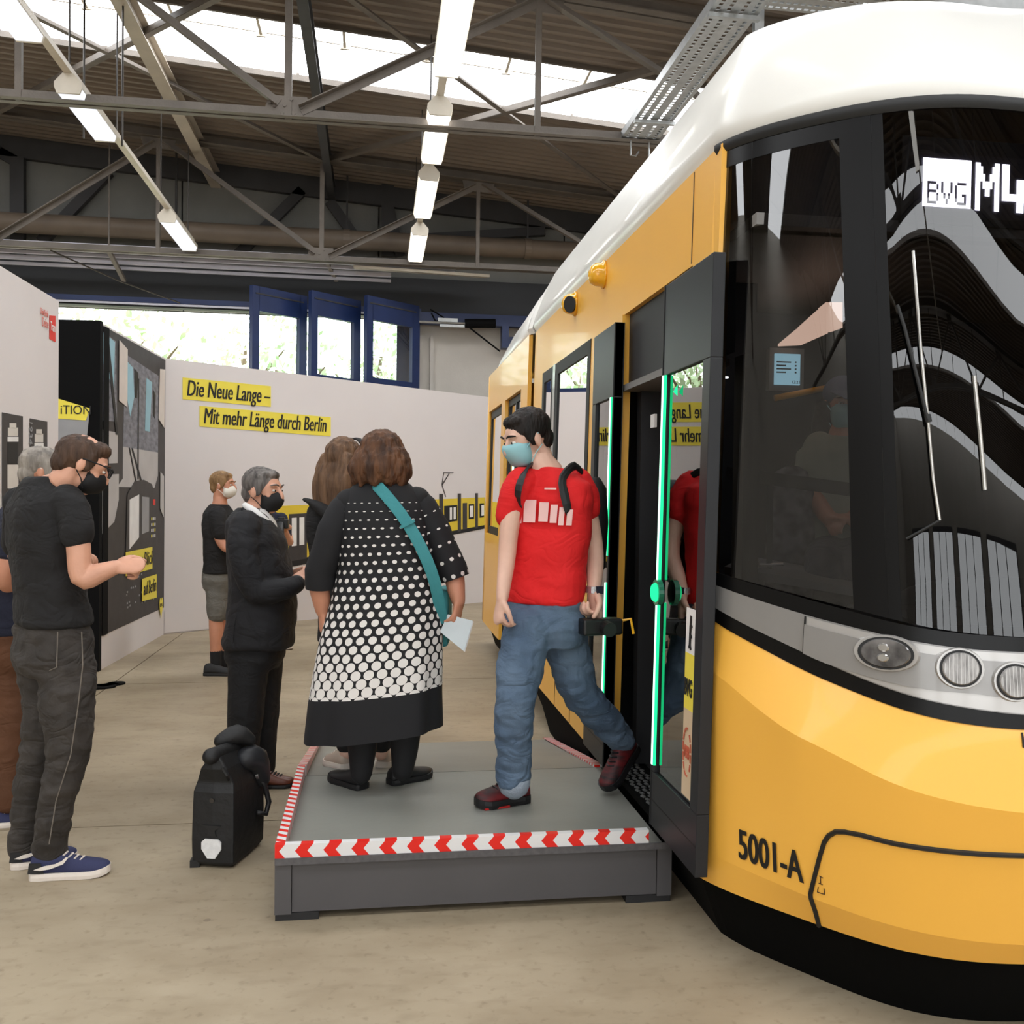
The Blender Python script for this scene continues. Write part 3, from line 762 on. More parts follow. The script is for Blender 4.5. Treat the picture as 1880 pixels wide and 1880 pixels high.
# perforated cable trays, top right
def tray(name, a, b, wdir, w, label, nslot):
    a, b = V(a), V(b); d = (b - a); Ln = d.length; d.normalize(); wd = V(wdir)
    t = thing(name, (a + b) / 2, label, 'cable tray', 'cable trays')
    pl = MB(); rows = [-.42, -.2, .02, .24, .46]
    nn = nslot
    def rect(s0, s1, w0, w1): pl.obox(a + d * ((s0 + s1) / 2) + wd * ((w0 + w1) / 2), d * ((s1 - s0) / 2), wd * ((w1 - w0) / 2), V((0, 0, .0015)))
    edges_ = [-.5]; slots = []
    for r_ in (-.36, -.14, .14, .36): slots.append((r_ - .04, r_ + .04))
    cur = -.5
    for s0, s1 in slots:
        rect(0, Ln, cur * w, s0 * w); cur = s1
    rect(0, Ln, cur * w, .5 * w)
    pitch = Ln / nn
    for s0, s1 in slots:
        for k in range(nn):
            rect(k * pitch, k * pitch + pitch * .38, s0 * w, s1 * w)
    pl.build('perforated_base', 'galvanised', t)
    for s in (-1, 1):
        c = a + d * (Ln / 2) + wd * (s * w / 2)
        MB().obox(c + V((0, 0, .035)), d * (Ln / 2), wd * .0015, V((0, 0, .035))).obox(c + V((0, 0, .07)) - wd * s * .01, d * (Ln / 2), wd * .012, V((0, 0, .002))).build('side_flange', 'galvanised', t)
    return t
t = tray('cable_tray', (2.47, 3.0, 5.02), (2.47, 8.8, 5.02), (1, 0, 0), .36, 'galvanised perforated cable tray sloping down from the top edge, above the tram', 110)
for x in (2.38, 2.56):
    MB().tube([(x, 8.78, 5.06), (x, 8.78, 4.86), (x + .04, 8.74, 4.84), (x + .08, 8.78, 4.9)], .009, 6).build('hook', 'galvanised', t)
for yy in (4.5, 6.4, 8.3):
    MB().bar((2.28, yy, 4.99), (2.66, yy, 4.99), .04, .03).build('cross_bracket', 'galvanised', t)
tray('cable_tray', (2.68, 6.35, 5.12), (7.5, 6.35, 5.12), (0, 1, 0), .3, 'galvanised perforated cable tray running across behind the white tram roof', 90)
p = onz(1390, 20, 5.0)
hp = MB().bar((2.72, 6.56, 4.6), (2.72, 6.56, zr(2.72)), .07, .05, (0, 1, 0))
tag(hp.build('hanger_post', 'galvanised'), 'galvanised post holding the cable trays above the tram', 'post', 'tray posts')
tag(MB().bar((3.55, 6.6, 4.95), (3.55, 6.6, zr(3.55)), .05, .04, (0, 1, 0)).build('hanger_post', 'galvanised'), 'thin galvanised post right of the other tray post', 'post', 'tray posts')
tag(MB().box(3.78, 3.98, 3.2, 7.6, 5.2, 5.3).box(3.84, 3.92, 3.2, 7.6, 5.3, 5.36).build('roof_channel', 'steel_light'), 'pale steel channel over the tram roof at the top edge', 'beam')

# ------------------------------------------------------------------ outside: yard and trees in bright daylight
struct(MB().box(-40, 30, HY1 + .4, 60, -.3, -.06).build('ground_outside', mat('yard', rgb(190, 184, 170), .9, var=.1, scale=1), org=(0, 30, 0)), 'pale yard outside the gate', 'ground')
mat('bark', rgb(112, 96, 78), .9, var=.2, scale=8)
mat('leaf_pale', rgb(190, 212, 168), .6, var=.25, scale=2)
def tree(x, y, h, r, label, n=1500):
    t = thing('yard_tree', (x, y, -.06), label, 'tree', 'trees beyond the gate')
    tr = MB().limb([(x, y, -.06), (x + .1, y, h * .3), (x - .1, y + .1, h * .6), (x, y, h * .85)], [.2, .15, .1, .04], 10)
    for k in range(7):
        a = k * 2.4; z0 = h * (.3 + .07 * k)
        tr.limb([(x, y, z0), (x + cos(a) * r * .4, y + sin(a) * r * .4, z0 + .6), (x + cos(a) * r * .75, y + sin(a) * r * .75, z0 + 1.1)], [.07, .045, .015], 7)
    tr.build('trunk', 'bark', t, smooth=True)
    lv = MB()
    for k in range(n):
        u, v_, w_ = [max(-.95, min(.95, random.gauss(0, .5))) for _ in range(3)]
        c = V((x + u * r, y + v_ * r, h * .58 + w_ * h * .42))
        if c.z < .4: continue
        a = V((random.gauss(0, 1), random.gauss(0, 1), random.gauss(0, 1))).normalized(); b = a.orthogonal().normalized()
        s_ = random.uniform(.07, .15)
        lv.add([c - a * s_, c + b * s_ * .5, c + a * s_, c - b * s_ * .5], [(0, 1, 2, 3)])
    lo = lv.build('foliage', 'leaf_pale', t); lo['kind'] = 'stuff'
for a in ((-8.3, 20.2, 5.2, 1.5, 'pale green tree at the left of the open gate'), (-5.1, 21, 5.4, 1.55, 'pale green tree in the middle of the gate opening'), (-2.0, 20.5, 4.8, 1.45, 'pale green tree just left of the blue gate'),
          (1.0, 21.5, 5.4, 1.5, 'pale green tree seen through the gate windows'), (-6.6, 24.5, 6.4, 1.6, 'taller tree behind the left gate trees'), (-3.3, 24.5, 6.2, 1.6, 'taller tree behind the middle gate trees'), (.1, 25, 6.2, 1.6, 'taller tree behind the gate windows')):
    tree(*a)

# ------------------------------------------------------------------ boarding platform
DZ = .237
mat('deck_grey', rgb(138, 139, 132), .5, var=.07, scale=2.5, bump=.05)
mat('deck_edge', rgb(84, 82, 84), .55, var=.2, scale=40)
mat('board_dark', rgb(78, 76, 78), .5, var=.08, scale=3)
mat('plat_black', rgb(28, 28, 30), .6)
PX0, PX1, PY0, PY1 = -.355, 1.12, 3.51, 4.53
RED, WHT = rgb(226, 34, 24), rgb(226, 226, 226)
def chev(nt, x, y, z):
    a = mathn(nt, 'ABSOLUTE', mathn(nt, 'SUBTRACT', z, .262))
    s = mathn(nt, 'SUBTRACT', x, mathn(nt, 'MULTIPLY', a, .85))
    return mathn(nt, 'LESS_THAN', mathn(nt, 'FRACT', mathn(nt, 'DIVIDE', mathn(nt, 'ADD', s, 10.02), .1025)), .44)
striped('chevron_tape', WHT, RED, chev, .35)
def diag(nt, x, y, z):
    s = mathn(nt, 'ADD', mathn(nt, 'MULTIPLY', x, .6), y)
    return mathn(nt, 'LESS_THAN', mathn(nt, 'FRACT', mathn(nt, 'DIVIDE', mathn(nt, 'ADD', s, 10), .054)), .48)
striped('stripe_tape', WHT, RED, diag, .35)
pf = thing('boarding_platform', (PX0, PY0, 0), 'low grey boarding platform with red and white warning tape beside the tram door', 'platform')
pf.location = (0, 0, 0); ORG[pf] = V((0, 0, 0))
MB().box(PX0, PX1, PY0, PY1 - .004, DZ - .025, DZ).build('deck_panel', 'deck_grey', pf, bevel=.002)
MB().box(PX0, PX1 + .03, PY0 - .006, PY0 + .0, DZ - .025, DZ).build('deck_edge_strip', 'deck_edge', pf)
MB().box(PX0 + .062, PX1 - .02, PY0 + .012, PY0 + .03, .03, DZ - .027).build('side_board', 'board_dark', pf)
MB().box(PX0 + .012, PX0 + .03, PY0 + .012, PY1, .03, DZ - .027).build('side_board', 'board_dark', pf)
MB().box(PX1 - .03, PX1 - .012, PY0 + .03, PY1, .03, DZ - .027).build('side_board', 'board_dark', pf)
for x0, x1 in ((PX0, PX0 + .06), (PX1 - .018, PX1 + .04)):
    MB().box(x0, x1, PY0 + .004, PY0 + .06, .025, DZ - .027).build('corner_post', 'board_dark', pf)
for x0, x1 in ((PX0 + .002, PX0 + .16), (PX1 - .14, PX1 + .038)):
    MB().box(x0, x1, PY0 + .01, PY0 + .12, 0, .028).build('foot_block', 'plat_black', pf)
MB().box(PX0 + .03, PX1 - .03, PY0 + .08, PY1 - .05, .03, .05).build('base_frame', 'plat_black', pf)
MB().box(PX0, PX1 - .055, PY0, PY0 + .03, DZ, DZ + .05).build('front_kerb', 'chevron_tape', pf)
MB().box(PX0, PX0 + .035, PY0 + .03, PY1, DZ, DZ + .05).build('side_kerb', 'stripe_tape', pf)
# rear ramp falling to the floor
ry = 5.95
def ramp(x0, x1, z_off, nm, mt_, th=.02):
    MB().add([(x0, PY1, DZ + z_off - th), (x1, PY1, DZ + z_off - th), (x1, ry, .002 + z_off), (x0, ry, .002 + z_off), (x0, PY1, DZ + z_off), (x1, PY1, DZ + z_off), (x1, ry, .006 + z_off), (x0, ry, .006 + z_off)],
             [(0, 3, 2, 1), (4, 5, 6, 7), (0, 1, 5, 4), (1, 2, 6, 5), (2, 3, 7, 6), (3, 0, 4, 7)]).build(nm, mt_, pf)
ramp(PX0 + .02, PX1 + .02, 0, 'ramp_panel', 'deck_grey')
ramp(PX0, PX0 + .04, .05, 'ramp_kerb', 'stripe_tape', .05)
ramp(PX1 - .03, PX1 + .02, .012, 'ramp_kerb', 'stripe_tape', .012)
for x0 in (PX0 + .03, PX1 - .02):
    MB().prism([(x0, PY1, 0), (x0, ry - .1, 0), (x0, ry - .1, .012), (x0, PY1, DZ - .02)], (.02, 0, 0)).build('ramp_cheek', 'board_dark', pf)

# ------------------------------------------------------------------ tram
mat('tram_yellow', rgb(250, 188, 76), .38, coat=.15, var=.012, scale=3)
mat('tram_white', rgb(238, 237, 232), .34, coat=.2, var=.012)
mat('tram_black', rgb(11, 11, 12), .3, spec=.25, var=.02)
mat('tram_grey', rgb(36, 37, 40), .42, spec=.32)
mat('rubber', rgb(26, 27, 28), .6)
mat('underbody', rgb(6, 6, 6), .85, spec=.1)
mat('belt_silver', rgb(150, 148, 146), .33, .35, coat=.3, var=.03)
mat('belt_light', rgb(186, 183, 180), .28, .4, coat=.3, var=.04)
mat('chrome', rgb(200, 198, 194), .2, .85)
mat('lens_print', rgb(150, 148, 146), .4, .3, var=.5, scale=22, stretch=(3, 3, .6))
mat('lens_dark', rgb(128, 126, 126), .12, .6, var=.6, scale=16)
glass('tram_glass', (.22, .22, .23), 1.5, boost=.0)
glass('cab_glass', (.34, .34, .35), 1.5, boost=.03)
glass('door_glass', (.45, .45, .46), 1.7, boost=.12)
mat('interior_dark', rgb(38, 39, 42), .6)
mat('interior_grey', rgb(120, 118, 116), .6)
mat('seat_black', rgb(22, 22, 24), .8, bump=.2)
mat('handrail_yellow', rgb(240, 180, 40), .3)
mat('camouflage', rgb(120, 118, 122), .85, c2=rgb(28, 27, 34), scale=16, detail=1.5)
emit('led_green', (.02, .85, .30, 1), 1.6)
emit('led_core', (.6, 1, .78, 1), 2.6)
emit('display_white', (.90, .88, 1, 1), 12.0)
emit('screen_blue', (.45, .80, .95, 1), 1.1)
emit('ceiling_peach', (1, .68, .52, 1), 1.5)
mat('led_off', rgb(60, 58, 66), .6)
mat('decal_black', rgb(18, 17, 17), .5)
mat('decal_brown', rgb(70, 42, 22), .5)

tram = thing('tram', (2.3, 6.5, 0), 'yellow and white low-floor tram with black glazed front, number 5001-A', 'tram')
QX, QY = 2.3, 3.3
CB = (.8858, .2259, 1.127, -2.7545, 1.6993)
CT = (.6413, -.0331, 2.1631, -3.3895, 1.7466)
def ev(c, a):
    x = cos(a); return sum(ci * x ** (2 * i) for i, ci in enumerate(c))
def interp(x, xs_, ys_):
    if x <= xs_[0]: return ys_[0]
    for i in range(1, len(xs_)):
        if x <= xs_[i]:
            t = (x - xs_[i - 1]) / (xs_[i] - xs_[i - 1]); return ys_[i - 1] * (1 - t) + ys_[i] * t
    return ys_[-1]
BZ = (.245, .35, .80, .98, 1.12, 1.25, 2.0, 2.815)
BB = (0, .02, .06, .02, .015, .01, .015, 0)
def XS(z): return 1.137 + .0171 * (z - .245)              # left body side, leaning in slightly
def bulge(aa, z):
    b_ = LB(aa)
    return interp(z, (.245, LH(aa), LA(aa), b_, b_ + .14, 1.35, 2.0, 2.815), (0, .05, .108, .015, .015, .01, .015, 0))
def PF(a, z, out=0.):
    """point on the rounded front; a runs from the left side (0) over the centre (pi/2) to the right side (pi)"""
    mir = a > pi / 2; aa = pi - a if mir else a
    w = min(max((z - .9) / (2.815 - .9), 0), 1)
    R = ev(CB, aa) * (1 - w) + ev(CT, aa) * w + bulge(aa, z) * min(1, max(0, (aa - .12) / .4)) + out
    x = QX - R * cos(aa); y = QY - R * sin(aa)
    return V((2 * QX - x if mir else x, y, z))
def sm(tab):
    xs_ = [t[0] for t in tab]; ys_ = [t[1] for t in tab]
    def f(a):
        aa = pi - a if a > pi / 2 else a
        # smooth the table with a small kernel
        return sum(interp(aa + d, xs_, ys_) for d in (-.06, -.03, 0, .03, .06)) / 5
    return f
LA = sm([(.0, 1.03), (.228, .977), (.446, .879), (.629, .825), (.776, .766), (.911, .737), (1.084, .716), (1.6, .705)])
LB = sm([(.12, 1.185), (.152, 1.162), (.301, 1.107), (.489, 1.039), (.661, .993), (.813, .955), (.951, .937), (1.084, .929), (1.6, .92)])
LC = sm([(.12, 1.225), (.149, 1.215), (.299, 1.158), (.485, 1.097), (.658, 1.042), (.81, 1.002), (.95, .983), (1.086, .97), (1.6, .962)])
LD = sm([(.12, 1.295), (.145, 1.29), (.293, 1.255), (.489, 1.215), (.648, 1.19), (.802, 1.165), (.946, 1.152), (1.088, 1.148), (1.6, 1.14)])
LE = sm([(.1, 1.339), (.38, 1.285), (.639, 1.237), (.715, 1.22), (.863, 1.199), (1.088, 1.188), (1.6, 1.18)])
LH = sm([(.0, .353), (.206, .353), (.526, .347), (.744, .335), (.929, .327), (1.099, .323), (1.6, .32)])
def const(c): return lambda a: c
def band(a0, a1, f0, f1, nm, mt_, out=0., rows=3, n=None, parent=None, smooth=True, solid=.0, mirror=False, out1=None):
    n = n or max(6, int((a1 - a0) / .035))
    rg = []
    for r_ in range(rows + 1):
        t = r_ / rows; oo = out if out1 is None else out * (1 - t) + out1 * t
        rg.append([PF(a, f0(a) * (1 - t) + f1(a) * t, oo) for a in [a0 + (a1 - a0) * k / n for k in range(n + 1)]])
    return MB().loft(rg, close=False).build(nm, mt_, parent or tram, smooth=smooth, solid=solid)
AL = .078
# yellow lower front in three facets, edges kept crisp
band(AL, pi - AL, const(.245), LH, 'bumper_chamfer', 'tram_yellow', rows=2)
band(AL, pi - AL, LH, LA, 'lower_front', 'tram_yellow', rows=5)
band(AL, pi - AL, LA, lambda a: max(LB(a), LB(.115)) if False else LB(a), 'upper_front', 'tram_yellow', rows=4)
ACN = .112
for s in (0, 1):
    f = (lambda a: a) if s == 0 else (lambda a: pi - a)
    rg = []
    for k in range(9):
        z = LB(ACN) + (2.815 - LB(ACN)) * k / 8
        rg.append([PF(f(AL + (ACN - AL) * j / 2), z) for j in range(3)])
    MB().loft(rg, close=False).build('corner_strip', 'tram_yellow', tram, smooth=True)
# black surround, silver belt
band(ACN, pi - ACN, LB, LC, 'black_band', 'tram_black', rows=2, out=.004)
band(ACN, pi - ACN, LC, LD, 'black_band', 'tram_black', rows=2, out=.002)
band(.138, pi - .138, LC, LD, 'light_belt', 'belt_silver', rows=3, out=.008)
band(ACN, pi - ACN, LD, LE, 'window_sill', 'tram_black', rows=2, out=.004)
band(.49, pi - .49, lambda a: LC(a) + .004, lambda a: LD(a) - .004, 'headlight_housing', 'belt_light', rows=3, out=.013)
band(.49, pi - .49, lambda a: LC(a) + .045 * min(1, max(0, (min(a, pi - a) - .55) / .4)), lambda a: LD(a) - .028, 'headlight_recess', 'belt_silver', rows=3, out=.0165)
MB().loft([[PF(.488, z, .016), PF(.494, z, .016)] for z in (LC(.49) + .003, LD(.49) - .003)], close=False).build('belt_seam', 'decal_black', tram)
# cab glazing
AP0, AP1 = .64, .716     # A-pillar between side pane and windscreen (bottom); X nearly constant with height
def a_at_x(x, z):
    lo, hi = .05, pi / 2
    for _ in range(30):
        mid = (lo + hi) / 2
        if PF(mid, z).x < x: lo = mid
        else: hi = mid
    return lo
def vband(fa0, fa1, z0, z1, nm, mt_, out=0., n=10, rows=12, mirror=True, solid=0., parent=None):
    """region of the front between two lines given as angle(z); mirrored copy too"""
    for s in ((0, 1) if mirror else (0,)):
        rg = []
        for r_ in range(rows + 1):
            t = r_ / rows
            row = []
            for k in range(n + 1):
                u = k / n
                zz0, zz1 = z0, z1
                a_m = fa0(1.8) * (1 - u) + fa1(1.8) * u
                zb = LE(a_m) if z0 is None else z0
                z = zb * (1 - t) + z1 * t
                a = fa0(z) * (1 - u) + fa1(z) * u
                row.append(PF(pi - a if s else a, z, out))
            rg.append(row)
        MB().loft(rg, close=False).build(nm, mt_, parent or tram, smooth=True, solid=solid)
ZF = 2.80
xl = lambda z: a_at_x(1.4765, z)
xr_ = lambda z: a_at_x(1.5285, z)
vband(lambda z: ACN, lambda z: xl(z), None, ZF, 'cab_side_window', 'cab_glass')
vband(xl, xr_, None, ZF, 'front_pillar', 'tram_black', out=.003, n=4)
vband(xr_, lambda z: pi - xr_(z), None, ZF, 'windscreen', 'tram_glass', n=36, mirror=False)
# dark printed borders on the glass: top and sides
vband(lambda z: ACN, lambda z: ACN + .022, None, ZF, 'glass_border', 'tram_black', out=.002, n=2)
vband(lambda z: xl(z) - .03, xl, None, ZF, 'glass_border', 'tram_black', out=.002, n=2)
vband(xr_, lambda z: xr_(z) + .035, None, ZF, 'glass_border', 'tram_black', out=.002, n=2)
band(ACN, xl(2.7), const(2.735), const(ZF), 'glass_border', 'tram_black', out=.0015, rows=3)
# trim under the white cap
rg = []
for dz, oo in ((-.015, .004), (0, .016), (.018, .016), (.03, .0)):
    rg.append([PF(ACN - .02 + (pi - 2 * ACN + .04) * k / 70, 2.808 + dz, oo) for k in range(71)])
MB().loft(rg, close=False).build('roof_trim', 'rubber', tram, smooth=True)
# white roof: levels (z, kx, shift, ky); runs from the rear left over the front to the rear right
ROOF = [(2.822, 1.0, 0, 1.0), (2.838, 1.006, 0, 1.004), (2.86, 1.018, 0, 1.008), (2.90, 1.014, 0, .985), (2.98, .992, 0, .93), (3.08, .958, .0, .84), (3.18, .92, .05, .80), (3.27, .878, .12, .74), (3.34, .832, .2, .66), (3.39, .78, .3, .58), (3.43, .70, .45, .5), (3.45, .60, .62, .46), (3.455, .3, 1.0, .3), (3.455, .0, 1.4, .1)]
YE1 = 7.02
def roof_ring(lv, yend):
    z, kx, sh, ky = lv
    pts = []
    n = 72
    a0 = .1
    fr_pts = []
    for k in range(n + 1):
        a = a0 + (pi - 2 * a0) * k / n
        p = PF(a, 2.815)
        fr_pts.append(V((QX + (p.x - QX) * kx, QY + sh + (p.y - QY) * ky, z)))
    xl_, xr2 = fr_pts[0].x, fr_pts[-1].x
    y1 = fr_pts[0].y
    back = [y1 + (yend - y1) * t for t in (1, .66, .33)]
    return [V((xl_, y, z)) for y in back] + fr_pts + [V((xr2, y, z)) for y in reversed(back)]
MB().loft([roof_ring(lv, YE1) for lv in ROOF], close=False).build('roof_shell', 'tram_white', tram, smooth=True)

# ---- left body side in panels around window and door openings
def side_panel(y0, y1, z0, z1, nm='side_panel', mt_='tram_yellow', off=0., th=.04, parent=None):
    """panel on the left side; off > 0 moves it outwards"""
    xa, xb = XS(z0) - off, XS(z1) - off
    return MB().add([(xa, y0, z0), (xa, y1, z0), (xa + th, y1, z0), (xa + th, y0, z0), (xb, y0, z1), (xb, y1, z1), (xb + th, y1, z1), (xb + th, y0, z1)],
                    [(0, 1, 2, 3), (7, 6, 5, 4), (1, 0, 4, 5), (2, 1, 5, 6), (3, 2, 6, 7), (0, 3, 7, 4)]).build(nm, mt_, parent or tram)
YA = PF(AL, 1.5).y
WT, WB_ = 2.46, 1.2
side_panel(YA - .06, 3.42, .25, 2.82)
side_panel(3.42, 4.425, WT, 2.82)
side_panel(4.425, 5.10, .25, 2.82)
side_panel(5.10, 6.62, WT, 2.82); side_panel(5.10, 6.62, .25, WB_); side_panel(6.62, 7.0, .25, 2.82)
side_panel(5.373, 5.38, .25, WB_, 'panel_seam', 'decal_brown', .002, .004); side_panel(5.84, 5.847, .25, WB_, 'panel_seam', 'decal_brown', .002, .004)
side_panel(3.43, 3.436, 2.47, 2.815, 'panel_seam', 'decal_brown', .002, .004)
side_panel(3.12, 3.2, 1.165, 1.175, 'panel_seam', 'decal_black', .003, .004)
def side_window(y0, y1, z0, z1, fw=.075, parent=None):
    w = MB()
    def fr(a, b, c, d):
        xa, xb = XS(c) - .004, XS(d) - .004
        w.add([(xa, a, c), (xa, b, c), (xa + .03, b, c), (xa + .03, a, c), (xb, a, d), (xb, b, d), (xb + .03, b, d), (xb + .03, a, d)],
              [(0, 1, 2, 3), (7, 6, 5, 4), (1, 0, 4, 5), (2, 1, 5, 6), (3, 2, 6, 7), (0, 3, 7, 4)])
    fr(y0, y1, z0, z0 + fw); fr(y0, y1, z1 - fw, z1); fr(y0, y0 + fw, z0 + fw, z1 - fw); fr(y1 - fw, y1, z0 + fw, z1 - fw)
    wo = w.build('side_window', 'rubber', parent or tram)
    xa, xb = XS(z0) + .004, XS(z1) + .004
    MB().add([(xa, y0 + fw, z0 + fw), (xa, y1 - fw, z0 + fw), (xb, y1 - fw, z1 - fw), (xb, y0 + fw, z1 - fw)], [(0, 1, 2, 3)]).build('pane', 'door_glass', wo)
    return wo
side_window(5.10, 6.12, WB_, WT); side_window(6.2, 6.62, WB_, WT)
side_panel(6.12, 6.2, WB_, WT, 'window_pillar', 'belt_silver', .008)
# door leaves hang outside the body
def LX(z): return 1.09 + .0143 * (z - .28)
def leaf(y0, y1, near):
    z0, z1 = .285, 2.415; th = .045
    def slab(mb, a, b, c, d, off=0., t=th):
        xa, xb = LX(c) - off, LX(d) - off
        mb.add([(xa, a, c), (xa, b, c), (xa + t, b, c), (xa + t, a, c), (xb, a, d), (xb, b, d), (xb + t, b, d), (xb + t, a, d)],
               [(0, 1, 2, 3), (7, 6, 5, 4), (1, 0, 4, 5), (2, 1, 5, 6), (3, 2, 6, 7), (0, 3, 7, 4)])
        return mb
    fw = .075; gz0, gz1 = .50, 2.06
    e = .045 if near else .075          # frame towards the green strip
    ya, yb = (y0 + fw, y1 - .04) if near else (y0 + .04, y1 - fw)
    m_ = MB(); slab(m_, y0, y1, z0, gz0); slab(m_, y0, y1, gz1, z1); slab(m_, y0, ya, gz0, gz1); slab(m_, yb, y1, gz0, gz1)
    d = m_.build('door_leaf', 'tram_grey', tram, bevel=.003)
    slab(MB(), ya, yb, gz0, gz1, -.012, .008).build('pane', 'door_glass', d)
    slab(MB(), y0 + .002, y1 - .002, .385, .39, .001, .004).build('leaf_seam', 'decal_black', d)
    # light strips along the closing edge: upper and lower length
    ys_ = yb + .008 if near else ya - .012
    for a, b in ((.53, 1.17), (1.26 if near else 1.3, 2.06)):
        slab(MB(), ys_, ys_ + .014, a, b, .008, .012).build('light_strip', 'led_core', d)
        slab(MB(), ys_ - .012, ys_, a, b, .005, .009).build('light_strip_edge', 'led_green', d)
    slab(MB(), y1 - .006 if near else y0, y1 if near else y0 + .006, z0, z1, .003, .05).build('edge_seal', 'rubber', d)
    return d, ya, yb
dl, ya, yb = leaf(3.05, 3.585, True)
# stop button and stickers on the near leaf
xb_ = LX(1.22) - .01
bt = MB().disc((xb_, 3.5, 1.215), (-1, 0, 0), .05, .02, 24).build('door_button', mat('button_green', rgb(30, 120, 90), .25, coat=.5), dl)
MB().disc((xb_ - .02, 3.5, 1.215), (-1, 0, 0), .038, .012, 20, rt=.8).build('button_cap', 'led_green', bt)
mat('sticker_peach', rgb(214, 190, 158), .5)
mat('sticker_red', rgb(196, 96, 70), .5)
def sticker(a, b, c, d, mt_, nm='sticker', lift=.006, par=None):
    xa, xb2 = LX(c) - lift + .012, LX(d) - lift + .012
    return MB().add([(xa, a, c), (xa, b, c), (xa + .001, b, c), (xa + .001, a, c), (xb2, a, d), (xb2, b, d), (xb2 + .001, b, d), (xb2 + .001, a, d)],
                    [(0, 1, 2, 3), (7, 6, 5, 4), (1, 0, 4, 5), (2, 1, 5, 6), (3, 2, 6, 7), (0, 3, 7, 4)]).build(nm, mt_, par or dl)
sa, sb = 3.135, 3.235
s1 = sticker(sa, sb, .52, .83, 'sticker_peach'); s2 = sticker(sa, sb, .83, 1.03, 'print_yellow'); s3 = sticker(sa, sb, 1.03, 1.19, 'print_white')
def leaf_text(b, size, z, y, mt_, par, sx=1., off=.002):
    text(b, size, mt_, par, (LX(z) + .004, y, z), (0, -1, 0), (.0143, 0, 1), sx=sx, off=off)
leaf_text('BVG', .085, .88, sb - .005, 'decal_black', s2, .52)
leaf_text('VBB', .06, .66, sb - .015, 'sticker_red', s1, .6)
rgm = MB()
for k in range(14):
    if k % 5 == 4: continue
    t0_, t1_ = 2 * pi * k / 14, 2 * pi * (k + .8) / 14
    for t in (t0_,):
        c = V((LX(.68) + .004, (sa + sb) / 2 + .04 * cos(t), .68 + .085 * sin(t))); c2 = V((LX(.68) + .004, (sa + sb) / 2 + .04 * cos(t1_), .68 + .085 * sin(t1_)))
        rgm.bar(c, c2, .008, .002, (-1, 0, 0))
rgm.build('ring_mark', 'sticker_red', s1)
bear = MB()
for a, b, w in (((.5, 1.06), (.48, 1.13), .018), ((.5, 1.06), (.62, 1.05), .01), ((.48, 1.13), (.44, 1.165), .016), ((.48, 1.12), (.3, 1.13), .008), ((.49, 1.1), (.3, 1.09), .008), ((.5, 1.07), (.4, 1.045), .012)):
    f_ = lambda p: V((LX(p[1]) + .004, sa + (sb - sa) * p[0], p[1]))
    bear.bar(f_(a), f_(b), w, .002, (-1, 0, 0))
bear.build('bear_emblem', 'decal_black', s3)
MB().add([(LX(1.99) + .0, 3.40, 1.965), (LX(1.99), 3.40, 2.005), (LX(1.99), 3.445, 1.985)], [(0, 1, 2)]).build('arrow_sign', 'led_green', dl, solid=.002)
leaf(4.36, 4.80, False)
# door opening: reveals, header, step, interior
side_panel(4.40, 4.44, .28, WT, 'door_jamb', 'tram_yellow', .01, .05)
MB().box(1.2, 1.3, 3.3, 4.4, 2.12, 2.46).build('door_header', 'interior_dark', tram)
MB().box(1.17, 1.34, 3.45, 4.4, 2.09, 2.12).build('header_soffit', 'interior_grey', tram)
MB().disc((1.42, 3.75, 2.088), (0, 0, -1), .03, .004, 12).build('soffit_lamp', emit('led_white', (1, 1, 1, 1), 4), tram)
MB().box(1.25, 2.1, 4.35, 4.42, .3, 2.1).build('interior_partition', 'interior_dark', tram)
MB().box(1.24, 1.252, 4.1, 4.16, 1.9, 1.96).build('pictogram', 'print_white', tram)
MB().box(1.3, 1.36, 3.2, 3.3, .3, 2.1).build('interior_partition', 'interior_dark', tram)
st = MB()
MB().box(1.13, 1.3, 3.35, 4.4, .265, .292).build('door_step', 'underbody', tram)
for i in range(24):
    for j in range(4):
        st.obox((1.15 + j * .032 + (.008 if i % 2 else 0), 3.38 + i * .042, .296), (.0055, .0025, 0), (-.004, .011, 0), (0, 0, .003))
st.build('step_tread', 'galvanised', tram)
# interior shell
MB().box(1.3, 3.38, 3.2, 6.95, .26, .3).build('interior_floor', 'interior_dark', tram)
MB().box(1.25, 3.3, 3.0, 6.95, 2.5, 2.54).build('interior_ceiling', 'interior_grey', tram)
MB().box(1.75, 3.42, 4.42, 4.46, .3, 2.5).build('cab_dark_backing', 'interior_dark', tram)  # dark wall added behind the cab so the windscreen reads dark
MB().box(1.25, 3.35, 6.9, 6.98, .26, 2.9).build('end_bulkhead', 'interior_dark', tram)
MB().box(3.40, 3.45, 3.22, 6.95, .25, 2.82).build('right_side', 'tram_yellow', tram)
MB().box(1.25, 3.35, 3.05, 3.1, 2.5, 2.82).build('front_header', 'interior_dark', tram)
